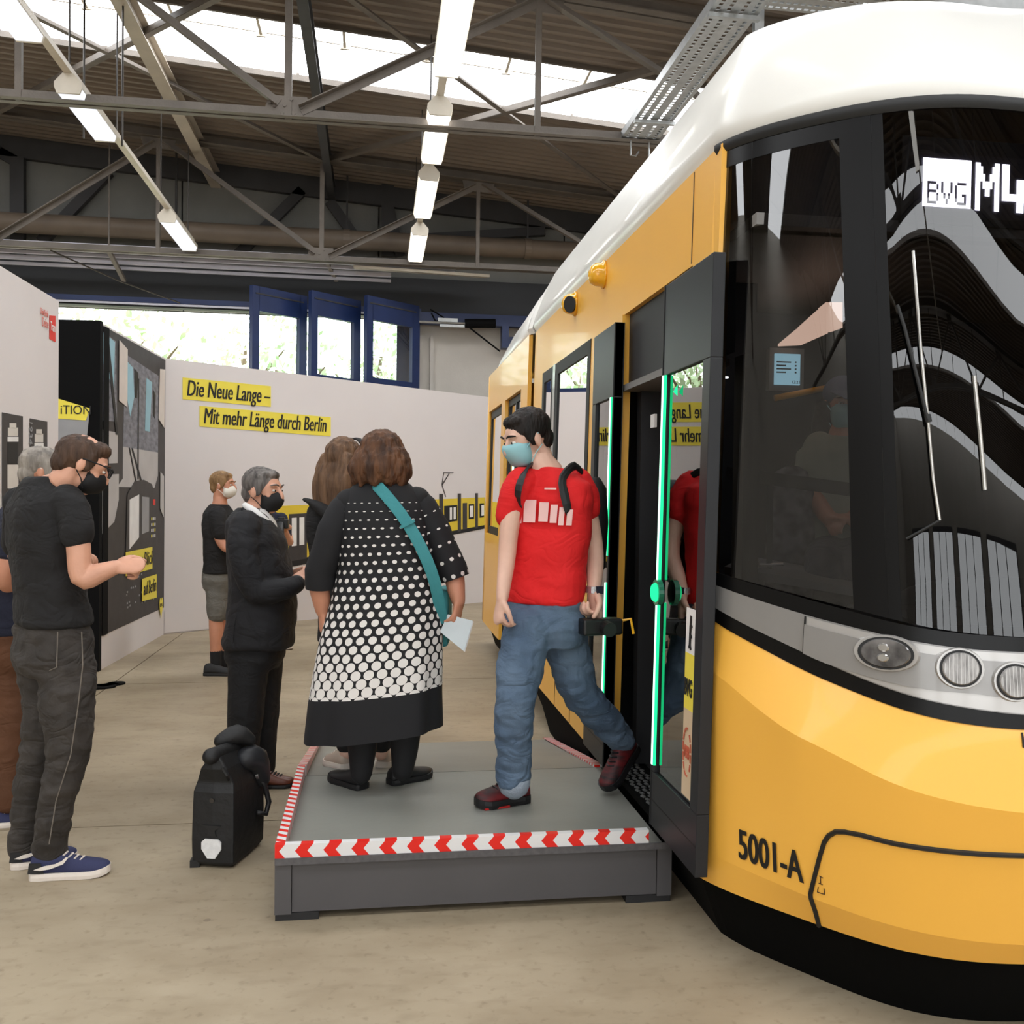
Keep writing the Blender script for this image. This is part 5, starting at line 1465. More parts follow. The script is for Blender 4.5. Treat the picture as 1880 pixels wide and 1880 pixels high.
def hand(mb, w, d, n_, side=1, curl=.55, s=1.):
    d = V(d).normalized(); n_ = V(n_); n_ = (n_ - d * n_.dot(d)).normalized(); ac = d.cross(n_) * side
    w = V(w); K = w + d * (.085 * s)
    mb.limb([w - d * .01, w + d * .035 * s, K], [.027 * s, .037 * s, .039 * s], 14, 3, r2=[.021 * s, .017 * s, .014 * s], hint=n_)
    for o, l in ((.030, .070), (.0105, .078), (-.0105, .073), (-.030, .058)):
        p = K + ac * (o * s) - d * (.014 * s); ang = curl * .2; pts = [p]
        for fr in (.48, .32, .28):
            ang += curl; p = p + (d * cos(ang) + n_ * sin(ang)) * (l * fr * 1.15 * s); pts.append(p)
        mb.limb(pts, [.0100 * s, .0094 * s, .0088 * s, .0075 * s], 9, 2)
    p0 = w + d * (.022 * s) + ac * (.026 * s); p1 = p0 + (d * .7 + ac * .6 + n_ * .35).normalized() * (.042 * s)
    p2_ = p1 + (d * .9 + ac * .1 + n_ * .55).normalized() * (.034 * s); p3 = p2_ + (d * .8 - ac * .1 + n_ * .7).normalized() * (.026 * s)
    mb.limb([p0, p1, p2_, p3], [.016 * s, .0125 * s, .0108 * s, .009 * s], 9, 3)
    return K
def shoe(root, heel, toe, up_mat, sole_mat, s=1., hgt=.1, z=0., lace=None, name='shoe', sole_h=.026, pitch=0.):
    heel, toe = V(heel), V(toe); ax = (toe - heel); Ln = ax.length; ax.normalize(); sd = ax.cross(ZU).normalized(); upv = sd.cross(ax).normalized()
    rows = [(0, .022, .5), (.03, .033, .85), (.14, .039, 1.0), (.30, .038, .98), (.45, .040, .78), (.62, .045, .56), (.78, .047, .46), (.9, .040, .38), (.97, .026, .3), (1.0, .010, .2)]
    up, so = [], []
    for t, w, h in rows:
        c = heel + ax * (Ln * t); w *= s
        hh = sole_h + (hgt - sole_h) * h
        up.append([c + sd * (w * x) + upv * (sole_h * .6 + (hh - sole_h * .6) * y) for x, y in ((-1, 0), (-.98, .35), (-.82, .7), (-.45, .95), (0, 1), (.45, .95), (.82, .7), (.98, .35), (1, 0))])
        toe_up = .012 * max(0, (t - .75) / .25) ** 2
        so.append([c + sd * (w * 1.06 * x) + upv * (y + toe_up) for x, y in ((-1, 0.001), (-1.04, sole_h * .5), (-1, sole_h), (1, sole_h), (1.04, sole_h * .5), (1, 0.001))])
    ob = MB().loft(up).build(name, up_mat, root, smooth=True, subsurf=1)
    MB().loft(so).build('sole', sole_mat, ob)
    if lace:
        l = MB()
        for k in range(4):
            t = .42 + .07 * k; c = heel + ax * (Ln * t); hh = sole_h + (hgt - sole_h) * interp(t, [r[0] for r in rows], [r[2] for r in rows])
            for sg in (-1, 1):
                l.bar(c + sd * (sg * .022 * s) + upv * (hh - .006), c + ax * .012 - sd * (sg * .004) + upv * (hh + .002), .006, .004, upv)
        l.build('lace', lace, ob)
    return ob, ax, sd, upv, Ln
def limbs(mb, J, pts, grow=0., n=14): mb.limb([J(*p[:3]) for p in pts], [max(.01, p[3] + grow) for p in pts], n)

# ---------------- man in black T-shirt, left foreground
def man_black_tee():
    d0 = 3.86; J = lambda px, py, dd=0.: at(px, py, d0 + dd)
    base = onz(100, 1606); Fv = hv(.72, .69)
    root = thing('person', (base.x, base.y, 0), 'tall person in black T-shirt and dark jeans looking at raised hand', 'person')
    F = Frame(J(150, 853, -.02), hv(.80, .42, -.48), 1.0)
    shirt = [(84, 876, -.02, .078, .07), (80, 892, -.01, .13, .088), (78, 908, 0, .182, .104), (78, 935, 0, .212, .122), (82, 985, 0, .212, .132), (88, 1045, 0, .198, .13), (94, 1100, 0, .196, .132), (98, 1138, 0, .2, .138), (100, 1146, 0, .19, .13)]
    b = MB(); head_mesh(b, F, [J(112, 890, -.01), J(88, 905, 0)])
    torso(b, J, shirt, Fv, .03)
    armR = [(132, 925, -.12, .05), (143, 990, -.15, .047), (150, 1060, -.16, .043), (182, 1052, -.14, .040), (213, 1041, -.11, .029)]
    armL = [(35, 925, .12, .05), (30, 1000, .2, .045), (60, 1062, .28, .04), (140, 1048, .25, .03)]
    limbs(b, J, armR); limbs(b, J, armL)
    hand(b, J(211, 1041, -.11), hv(.97, .15, .08), hv(-.1, .75, -.6), 1, 1.1)
    hand(b, J(140, 1048, .25), hv(.95, -.2, .1), hv(.1, -.3, .8), 1, .8)
    legR = [(122, 1190, -.06, .09), (124, 1300, -.07, .085), (122, 1390, -.07, .06), (100, 1480, -.05, .05), (91, 1572, .01, .03)]
    legL = [(80, 1190, .06, .09), (88, 1300, .06, .08), (70, 1390, .06, .058), (51, 1480, .08, .048), (45, 1565, .09, .04)]
    limbs(b, J, legR); limbs(b, J, legL)
    remesh(b, 'body', 'skin', root, .005, 3)
    c = MB(); torso(c, J, shirt, Fv)
    limbs(c, J, [(122, 918, -.10, .070), (136, 950, -.14, .068), (143, 985, -.15, .064)]); limbs(c, J, [(38, 918, .10, .07), (34, 960, .16, .066), (30, 1000, .2, .062)])
    remesh(c, 'shirt', 'tee_black', root, .009, 3, .014, (7, 7, 10), 1)
    t = MB(); torso(t, J, [(98, 1128, 0, .176, .122), (98, 1160, 0, .19, .138), (98, 1205, 0, .194, .148), (100, 1235, 0, .17, .13)], Fv)
    limbs(t, J, [(122, 1200, -.05, .11), (124, 1290, -.07, .107), (123, 1385, -.07, .084), (104, 1470, -.06, .070), (94, 1540, -.025, .070), (93, 1558, -.01, .070)])
    limbs(t, J, [(78, 1200, .06, .108), (86, 1290, .06, .098), (71, 1385, .06, .078), (52, 1470, .08, .066), (47, 1536, .09, .066), (46, 1552, .09, .068)])
    tr = remesh(t, 'trousers', 'jeans_black', root, .009, 3, .017, (9, 9, 17), 4)
    for a_, b_ in (((92, 1562, .0), (90, 1582, .015)), ((45, 1550, .09), (44, 1566, .1))): MB().limb([J(*a_), J(*b_)], [.04, .034], 12, 2).build('sock', 'sock_black', root, smooth=True)
    # seam and pocket stitching
    st_ = MB().tube([J(150, 1160, -.19), J(152, 1220, -.185), J(143, 1300, -.178), J(130, 1385, -.16), J(103, 1470, -.135), J(90, 1550, -.14)], .0022, 5); st_.build('side_seam', mat('stitch', rgb(120, 112, 104), .8), tr)
    pk = MB().tube([J(38, 1168, -.10), J(40, 1225, -.12), J(72, 1240, -.155), J(104, 1225, -.18), J(106, 1160, -.175)], .0022, 5); pk.build('pocket_stitch', 'stitch', tr)
    for hx, tx, lift in (((56, 1613), (203, 1603), 0), ((20, 1593), (142, 1580), 0)):
        so, ax, sd, upv, Ln = shoe(root, onz(*hx), onz(*tx), 'shoe_navy', 'sole_white', 1.05, .115, lace='sole_white', sole_h=.03)
        h0 = onz(*hx); sgn = 1
        sw = [(.08, .052), (.16, .048), (.28, .052), (.44, .068), (.50, .092), (.47, .094), (.42, .08), (.34, .07), (.2, .064)]
        q = [h0 + ax * (Ln * t_) + upv * z_ + sd * (.0475 - .10 * max(0, z_ - .05)) for t_, z_ in sw]
        MB().prism(q, sd * .004).build('shoe_swoosh', 'sole_white', so)
        MB().prism([h0 + ax * (Ln * t_) + upv * z_ + sd * .043 for t_, z_ in ((.0, .035), (.2, .034), (.16, .075), (.02, .078))], sd * .002).build('heel_patch', 'shoe_black', so)
    short_hair(F, root, 'hair_dark', 1., bald=True)
    mask(F, root, 'beak', 'mask_black')
    g = MB()
    for s_ in (-1, 1):
        g.tube([F.p(s_ * .084, -.01, .02), F.p(s_ * .078, .06, .03), F.p(s_ * .066, .105, .032)], .0028, 6)
        g.tube([F.p(s_ * .066, .106, .034), F.p(s_ * .012, .118, .034), F.p(s_ * .012, .118, .0), F.p(s_ * .06, .108, -.002), F.p(s_ * .066, .106, .034)], .003, 6)
    g.tube([F.p(-.012, .118, .026), F.p(.012, .118, .026)], .0028, 6).build('glasses', 'mask_black', root)
    face_bits(F, root)
    return root
man_black_tee()

# ---------------- man behind him, grey hair, brown trousers
def man_grey_hair():
    d0 = 4.5; J = lambda px, py, dd=0.: at(px + 13, py, d0 + dd)
    base = onz(5, 1512); Fv = hv(.9, .42)
    root = thing('person', (base.x, base.y, 0), 'grey-haired person in navy top and brown trousers, half hidden at left edge', 'person')
    F = Frame(J(68, 868, 0), hv(.9, .35, -.1), 1.0)
    shirt = [(35, 915, 0, .075, .07), (30, 930, 0, .13, .09), (25, 945, 0, .19, .11), (20, 985, 0, .215, .13), (15, 1050, 0, .205, .14), (10, 1110, 0, .2, .15), (8, 1160, 0, .2, .145)]
    b = MB(); head_mesh(b, F, [J(48, 905, 0), J(38, 925, 0)]); torso(b, J, shirt, Fv, .03)
    limbs(b, J, [(24, 955, -.15, .04), (8, 1015, -.2, .042), (-4, 1068, -.2, .04), (25, 1075, -.1, .035), (50, 1070, 0, .028)]); hand(b, J(50, 1070, 0), hv(.9, .3, 0), hv(0, .3, -.9), -1, .7)
    limbs(b, J, [(40, 955, .17, .04), (40, 1010, .22, .042), (45, 1075, .28, .038), (80, 1070, .3, .028)])
    limbs(b, J, [(10, 1170, -.05, .08), (5, 1330, -.06, .055), (0, 1480, -.06, .04)]); limbs(b, J, [(25, 1170, .09, .08), (25, 1330, .1, .055), (20, 1470, .12, .04)])
    remesh(b, 'body', 'skin_warm', root, .008, 3)
    c = MB(); torso(c, J, shirt, Fv); limbs(c, J, [(24, 945, -.14, .075), (14, 985, -.18, .068), (8, 1015, -.2, .06)]); limbs(c, J, [(38, 950, .16, .07), (40, 1000, .22, .062)])
    remesh(c, 'shirt', 'navy_cloth', root, .011, 4, .007)
    t = MB(); torso(t, J, [(10, 1150, 0, .185, .14), (12, 1200, 0, .195, .15), (14, 1225, 0, .16, .13)], Fv)
    limbs(t, J, [(8, 1200, -.05, .105), (10, 1330, -.06, .086), (4, 1470, -.06, .075)]); limbs(t, J, [(25, 1200, .08, .1), (28, 1330, .1, .08), (22, 1465, .12, .072)])
    remesh(t, 'trousers', 'trousers_brown', root, .011, 4, .011, (9, 9, 14), 2)
    shoe(root, onz(-42, 1520), onz(38, 1512), 'shoe_navy', 'sole_white', 1., .1, lace='sole_white'); shoe(root, onz(-28, 1485), onz(54, 1478), 'shoe_navy', 'sole_white', 1., .1, lace='sole_white')
    short_hair(F, root, 'hair_grey'); mask(F, root, 'beak', 'mask_white'); face_bits(F, root, 'hair_grey')
man_grey_hair()

# ---------------- man in shorts, far
def man_shorts():
    d0 = 8.2; J = lambda px, py, dd=0.: at(px, py, d0 + dd)
    base = onz(402, 1236); Fv = hv(.93, -.1).normalized()
    root = thing('person', (base.x, base.y, 0), 'person in black T-shirt and grey shorts with white mask', 'person')
    F = Frame(J(410, 892, 0), hv(.97, -.15, -.02), 1.02)
    shirt = [(403, 926, 0, .075, .075), (402, 933, 0, .14, .09), (402, 942, 0, .19, .11), (404, 962, 0, .21, .13), (406, 1000, 0, .2, .13), (406, 1030, 0, .19, .13), (406, 1052, 0, .195, .135)]
    b = MB(); head_mesh(b, F, [J(404, 920, 0), J(403, 932, 0)]); torso(b, J, shirt, Fv, .03)
    aR = [(398, 948, -.18, .05), (402, 985, -.2, .045), (420, 1008, -.2, .04), (455, 1000, -.18, .028)]
    limbs(b, J, aR); hand(b, J(455, 1000, -.18), hv(1, 0, 0), hv(0, .3, -.9), -1, .8)
    limbs(b, J, [(405, 948, .2, .05), (412, 990, .24, .045), (440, 1005, .22, .03)])
    limbs(b, J, [(398, 1085, -.08, .08), (396, 1130, -.08, .06), (397, 1160, -.08, .06), (395, 1215, -.08, .038)]); limbs(b, J, [(410, 1085, .1, .08), (414, 1135, .1, .06), (416, 1160, .1, .058), (415, 1210, .1, .038)])
    remesh(b, 'body', 'skin_warm', root, .008, 3)
    c = MB(); torso(c, J, shirt, Fv); limbs(c, J, [(400, 943, -.15, .075), (401, 960, -.19, .072), (406, 982, -.2, .068)]); limbs(c, J, [(405, 945, .17, .07), (410, 975, .22, .066)])
    remesh(c, 'shirt', 'tee_black', root, .011, 4, .007)
    t = MB(); torso(t, J, [(404, 1046, 0, .18, .13), (404, 1065, 0, .19, .14), (404, 1080, 0, .17, .13)], Fv); limbs(t, J, [(399, 1065, -.07, .105), (399, 1100, -.08, .092), (399, 1128, -.08, .09)]); limbs(t, J, [(410, 1065, .08, .105), (412, 1100, .1, .09), (413, 1128, .1, .088)])
    remesh(t, 'shorts', 'shorts_grey', root, .011, 3, .008)
    for px, dd in ((396, -.08), (415, .1)): MB().limb([J(px, 1196, dd), J(px, 1222, dd)], [.048, .045], 12).build('sock', 'sock_black', root, smooth=True)
    shoe(root, onz(374, 1240), onz(432, 1240), 'shoe_black', 'shoe_black', 1.05, .11); shoe(root, onz(398, 1228), onz(446, 1230), 'shoe_black', 'shoe_black', 1.05, .11)
    short_hair(F, root, 'hair_blond', 1.05); mask(F, root, 'beak', 'mask_white'); face_bits(F, root, 'hair_blond')
man_shorts()

# ---------------- photographer hidden behind the suit
def photographer():
    d0 = 9.45; J = lambda px, py, dd=0.: at(px, py, d0 + dd)
    base = onz(515, 1192); Fv = hv(.25, -.97)
    root = thing('person', (base.x, base.y, 0), 'person with camera almost hidden behind the suited person', 'person')
    F = Frame(J(490, 905, 0), hv(.3, -.95, -.2), .98)
    shirt = [(490, 938, 0, .07, .07), (490, 946, 0, .15, .09), (490, 962, 0, .2, .12), (490, 1000, 0, .2, .13), (490, 1060, 0, .19, .13)]
    b = MB(); head_mesh(b, F, [J(490, 928, 0), J(490, 940, 0)]); torso(b, J, shirt, Fv, .03)
    limbs(b, J, [(520, 958, 0, .05), (531, 995, -.05, .045), (522, 972, -.25, .03)]); limbs(b, J, [(462, 958, 0, .05), (470, 995, -.1, .045), (508, 975, -.25, .03)])
    hand(b, J(530, 968, -.26), hv(-.7, -.5, .2), hv(-.6, .2, .3), 1, .7, 1.05); hand(b, J(503, 976, -.26), hv(.7, -.5, .2), hv(.6, .2, .3), -1, .7, 1.05)
    limbs(b, J, [(480, 1070, 0, .08), (485, 1130, 0, .055), (488, 1185, 0, .04)]); limbs(b, J, [(500, 1070, 0, .08), (508, 1130, 0, .055), (512, 1185, 0, .04)])
    remesh(b, 'body', 'skin', root, .008, 3)
    c = MB(); torso(c, J, shirt, Fv); limbs(c, J, [(516, 952, 0, .07), (526, 985, -.03, .06)]); limbs(c, J, [(464, 952, 0, .07), (466, 985, -.05, .06)])
    remesh(c, 'shirt', 'navy_cloth', root, .013, 3, .006)
    t = MB(); torso(t, J, [(490, 1055, 0, .17, .13), (490, 1085, 0, .18, .13)], Fv); limbs(t, J, [(480, 1075, 0, .09), (485, 1130, 0, .07), (488, 1182, 0, .06)]); limbs(t, J, [(500, 1075, 0, .09), (506, 1130, 0, .07), (509, 1180, 0, .055)])
    remesh(t, 'trousers', 'tee_black', root, .013, 3, .008)
    shoe(root, onz(505, 1188), onz(535, 1193), 'shoe_black', 'sole_white', 1., .1); shoe(root, onz(478, 1188), onz(488, 1197), 'shoe_black', 'sole_white', 1., .1)
    short_hair(F, root, 'hair_blond', 1.1); face_bits(F, root)
    cam_ = thing('camera_body', J(518, 965, -.32), 'black camera with long lens held beside the suited person', 'camera')
    p = J(517, 962, -.33)
    MB().obox(p, hv(.07, 0), hv(0, .035), ZU * .045).obox(p + ZU * .05, hv(.03, 0), hv(0, .03), ZU * .018).build('housing', 'camera_black', cam_, bevel=.008)
    MB().tube([p + hv(0, -.03), p + hv(.01, -.09, -.06), p + hv(.02, -.13, -.12)], [.036, .036, .042], 18).build('lens', 'camera_black', cam_, smooth=False)
    MB().disc(p + hv(.02, -.13, -.12), hv(.1, -.5, -.7), .036, .003, 18).build('front_glass', 'lens_blue', cam_)
photographer()

# ---------------- man in black suit
def man_suit():
    d0 = 5.08; J = lambda px, py, dd=0.: at(px, py, d0 + dd)
    base = onz(470, 1438); Fv = hv(.95, .1).normalized()
    root = thing('person', (base.x, base.y, 0), 'person in black suit and black mask with clasped hands', 'person')
    F = Frame(J(483, 902, 0), hv(.93, -.32, -.08), 1.06)
    jk = [(466, 934, 0, .08, .085), (462, 944, 0, .135, .105), (462, 958, 0, .195, .13), (470, 990, 0, .225, .155), (478, 1040, 0, .22, .17), (482, 1090, 0, .215, .178), (480, 1140, 0, .22, .185), (476, 1178, 0, .225, .19), (475, 1186, 0, .215, .18)]
    b = MB(); head_mesh(b, F, [J(470, 935, 0), J(466, 950, 0)]); torso(b, J, jk, Fv, .04)
    aR = [(448, 975, -.2, .05), (452, 1035, -.23, .046), (474, 1086, -.22, .042), (520, 1078, -.19, .036), (556, 1066, -.12, .028)]
    aL = [(470, 975, .2, .05), (480, 1040, .24, .045), (500, 1080, .25, .04), (560, 1056, .1, .028)]
    limbs(b, J, aR); limbs(b, J, aL)
    hand(b, J(546, 1060, -.10), hv(.75, .55, .35), hv(.2, .7, -.4), -1, .75, .95); hand(b, J(545, 1052, .06), hv(.8, -.5, .15), hv(.2, -.8, -.3), 1, .75, .95)
    limbs(b, J, [(460, 1200, -.08, .08), (450, 1310, -.08, .055), (440, 1420, -.08, .04)]); limbs(b, J, [(480, 1200, .09, .08), (476, 1310, .09, .055), (478, 1420, .09, .04)])
    remesh(b, 'body', 'skin', root, .0055, 3)
    c = MB(); torso(c, J, jk, Fv)
    limbs(c, J, [(452, 962, -.17, .085), (447, 1000, -.215, .079), (455, 1050, -.23, .073), (474, 1086, -.22, .068), (520, 1082, -.19, .058), (545, 1072, -.15, .05)])
    limbs(c, J, [(468, 962, .18, .085), (480, 1040, .24, .072), (502, 1080, .24, .064), (545, 1062, .14, .05)])
    jo = remesh(c, 'jacket', 'suit_black', root, .009, 3, .013, (7, 7, 9), 5)
    MB().tube([J(436, 1120, -.20), J(430, 1150, -.205), J(428, 1183, -.205)], .003, 6).build('vent_seam', 'suit_trousers', jo)
    # white collar, lapel
    MB().limb([J(450, 928, -.09), J(466, 940, -.10), J(486, 957, -.09), J(500, 962, -.02)], [.018, .026, .026, .012], 10, 3).build('shirt_collar', 'shirt_white', root, smooth=True)
    MB().limb([J(478, 945, -.06), J(497, 965, -.03), J(502, 985, 0)], [.04, .035, .02], 10, 3).build('shirt_front', 'shirt_white', root, smooth=True)
    MB().limb([J(446, 935, -.10), J(466, 950, -.115), J(488, 975, -.10), J(508, 1010, -.05)], [.012, .02, .022, .01], 8, 3).build('lapel', 'suit_black', jo, smooth=True)
    t = MB(); torso(t, J, [(470, 1165, 0, .18, .16), (468, 1205, 0, .185, .16), (467, 1225, 0, .16, .13)], Fv)
    limbs(t, J, [(458, 1205, -.07, .115), (452, 1290, -.08, .098), (446, 1370, -.08, .086), (440, 1418, -.08, .086), (438, 1428, -.08, .085)])
    limbs(t, J, [(482, 1205, .08, .11), (482, 1290, .09, .095), (480, 1370, .09, .08), (480, 1412, .09, .078)])
    remesh(t, 'trousers', 'suit_trousers', root, .010, 4, .008, (8, 8, 6), 2)
    shoe(root, onz(466, 1446), onz(541, 1443), 'leather_brown', 'leather_black', 1.0, .1, lace='leather_black', sole_h=.02); shoe(root, onz(418, 1452), onz(490, 1456), 'leather_brown', 'leather_black', 1.0, .1, lace='leather_black', sole_h=.02)
    short_hair(F, root, 'hair_iron'); mask(F, root, 'beak', 'mask_black'); face_bits(F, root, 'hair_iron')
man_suit()

# ---------------- woman with long hair behind the lady
def woman_long_hair():
    d0 = 4.72; J = lambda px, py, dd=0.: at(px, py, d0 + dd)
    base = onz(664, 1408, .2); Fv = hv(.5, .86)
    root = thing('person', (base.x, base.y, base.z), 'long-haired person in black jacket and pale trainers, hidden behind the dotted dress', 'person')
    F = Frame(J(634, 850, 0), hv(.45, .85, -.05), 1.0)
    jk = [(650, 905, 0, .07, .07), (650, 918, 0, .13, .09), (648, 935, 0, .18, .105), (648, 980, 0, .2, .13), (650, 1050, 0, .19, .14), (652, 1120, 0, .19, .15), (652, 1180, 0, .2, .15)]
    b = MB(); head_mesh(b, F, [J(648, 895, 0), J(650, 910, 0)]); torso(b, J, jk, Fv, .03)
    for s_, dd in ((-1, .05), (1, -.05)):
        limbs(b, J, [(650 + s_ * 48, 945, dd, .045), (650 + s_ * 54, 1020, dd, .042), (650 + s_ * 50, 1090, dd + .1, .038), (650 + s_ * 30, 1110, dd + .25, .026)])
        hand(b, J(650 + s_ * 30, 1110, dd + .25), hv(-s_ * .4, .9, .2), hv(0, .2, 1), s_, .6, .9)
        limbs(b, J, [(652 + s_ * 22, 1190, 0, .08), (662 + s_ * 28, 1300, 0, .052), (668 + s_ * 32, 1385, .0, .034)])
    remesh(b, 'body', 'skin_pale', root, .007, 3)
    c = MB(); torso(c, J, jk, Fv)
    for s_, dd in ((-1, .05), (1, -.05)): limbs(c, J, [(650 + s_ * 42, 935, dd, .07), (650 + s_ * 55, 1010, dd, .06), (650 + s_ * 50, 1085, dd + .1, .055), (650 + s_ * 34, 1105, dd + .2, .045)])
    c.limb([J(560, 918, -.08), J(578, 925, -.10), J(600, 940, -.11), J(625, 945, -.13)], [.02, .04, .055, .06], 12, 3, r2=[.012, .02, .035, .04], hint=ZU)
    c.limb([J(580, 940, -.06), J(583, 975, -.05), J(590, 1020, -.03)], [.05, .06, .06], 12, 3)
    remesh(c, 'jacket', 'tee_black', root, .009, 4, .007)
    t = MB(); torso(t, J, [(652, 1170, 0, .17, .14), (652, 1210, 0, .175, .14)], Fv)
    for s_ in (-1, 1): limbs(t, J, [(652 + s_ * 22, 1200, 0, .1), (662 + s_ * 28, 1300, 0, .075), (668 + s_ * 32, 1366, .0, .055)])
    remesh(t, 'trousers', 'tee_black', root, .011, 3, .008)
    for hx, dv_ in (((640, 1413), hv(-.55, .83)), ((702, 1410), hv(.1, .99))):
        h_ = onz(*hx, .20); shoe(root, h_, h_ + dv_ * .245 - ZU * .03, 'shoe_beige', 'sole_white', 1.1, .105, lace='sole_white', sole_h=.03)
    h = MB(); F.ell(h, 0, -.02, .035, .088, .105, .098); F.ell(h, 0, -.05, -.04, .088, .07, .09)
    for k in range(9):
        x = -.085 + .0213 * k; l = .30 + .03 * sin(k * 2.1)
        h.limb([F.p(x * .8, -.075, .02), F.p(x, -.095, -.10), F.p(x * 1.05, -.09, -.2), F.p(x * 1.0, -.095, -l)], [.03, .032, .028, .012], 8, 3)
    remesh(h, 'hair', 'hair_long', root, .006, 3, .008, (70, 70, 8), 2)
    g = MB()
    for s_ in (-1, 1): g.limb([F.p(s_ * .075, .03, .098), F.p(s_ * .04, .05, .125), F.p(s_ * .004, .055, .128)], [.008, .02, .008], 8, 2, r2=[.006, .008, .006], hint=F.u)
    g.build('sunglasses', 'mask_black', root, smooth=True)
woman_long_hair()

# ---------------- lady in the dotted dress
def dot_material():
    mt, nt, out = newmat('dot_dress'); b = pbsdf(nt, out, .8)
    uv = N(nt, 'ShaderNodeUVMap'); uv.uv_map = 'UVMap'; sp = N(nt, 'ShaderNodeSeparateXYZ'); L(nt, uv.outputs[0], sp.inputs[0])
    u, v_ = sp.outputs[0], sp.outputs[1]                       # u = column units, v = metres below the shoulder
    def mr(a, b_, c, d):
        m_ = N(nt, 'ShaderNodeMapRange'); m_.inputs[1].default_value = a; m_.inputs[2].default_value = b_; m_.inputs[3].default_value = c; m_.inputs[4].default_value = d
        L(nt, v_, m_.inputs[0]); return m_.outputs[0]
    ru = mr(.12, .92, .17, .41); rv = mr(.12, .92, .02, .31)
    ds = []
    for off in (0., .5):                                        # two interleaved lattices, so round dots never get cut
        fu = mathn(nt, 'SUBTRACT', mathn(nt, 'FRACT', mathn(nt, 'ADD', u, 100. + off)), .5)
        fv = mathn(nt, 'SUBTRACT', mathn(nt, 'FRACT', mathn(nt, 'ADD', mathn(nt, 'DIVIDE', v_, .074), off)), .5)
        e = mathn(nt, 'ADD', mathn(nt, 'POWER', mathn(nt, 'ABSOLUTE', mathn(nt, 'DIVIDE', fu, ru)), 2.), mathn(nt, 'POWER', mathn(nt, 'ABSOLUTE', mathn(nt, 'DIVIDE', fv, rv)), 2.))
        ds.append(mathn(nt, 'LESS_THAN', e, 1.))
    dot = mathn(nt, 'MAXIMUM', *ds)
    dot = mathn(nt, 'MULTIPLY', dot, mathn(nt, 'GREATER_THAN', v_, .10)); dot = mathn(nt, 'MULTIPLY', dot, mathn(nt, 'LESS_THAN', v_, .955))
    mx = N(nt, 'ShaderNodeMix', data_type='RGBA'); L(nt, dot, mx.inputs[0]); mx.inputs[6].default_value = rgb(17, 17, 21); mx.inputs[7].default_value = rgb(226, 222, 218)
    L(nt, mx.outputs[2], b.inputs['Base Color'])
dot_material()
def uv_loft(rings, vs_, ncol, name, material, parent, folds=0.):
    n = len(rings[0]); o0 = ORG[parent]; me = bpy.data.meshes.new(name)
    verts = [tuple(p - o0) for r in rings for p in r]; fs = []
    for i in range(len(rings) - 1):
        for j in range(n):
            k = (j + 1) % n; fs.append((i * n + j, i * n + k, (i + 1) * n + k, (i + 1) * n + j))
    me.from_pydata(verts, [], fs); me.update()
    uvl = me.uv_layers.new(name='UVMap')
    arc = []
    for r in rings:
        ac = [0.]
        for j in range(n): ac.append(ac[-1] + (r[(j + 1) % n] - r[j]).length)
        arc.append([x / max(1e-6, ac[-1]) for x in ac])
    li = 0
    for i in range(len(rings) - 1):
        for j in range(n):
            for (a, b_) in ((i, j), (i, j + 1), (i + 1, j + 1), (i + 1, j)):
                uvl.data[li].uv = (arc[a][b_] * ncol, vs_[a] if not isinstance(vs_[a], (list, tuple)) else vs_[a][b_ % n]); li += 1
    return finish(name, me, material, parent, o0, smooth=True)
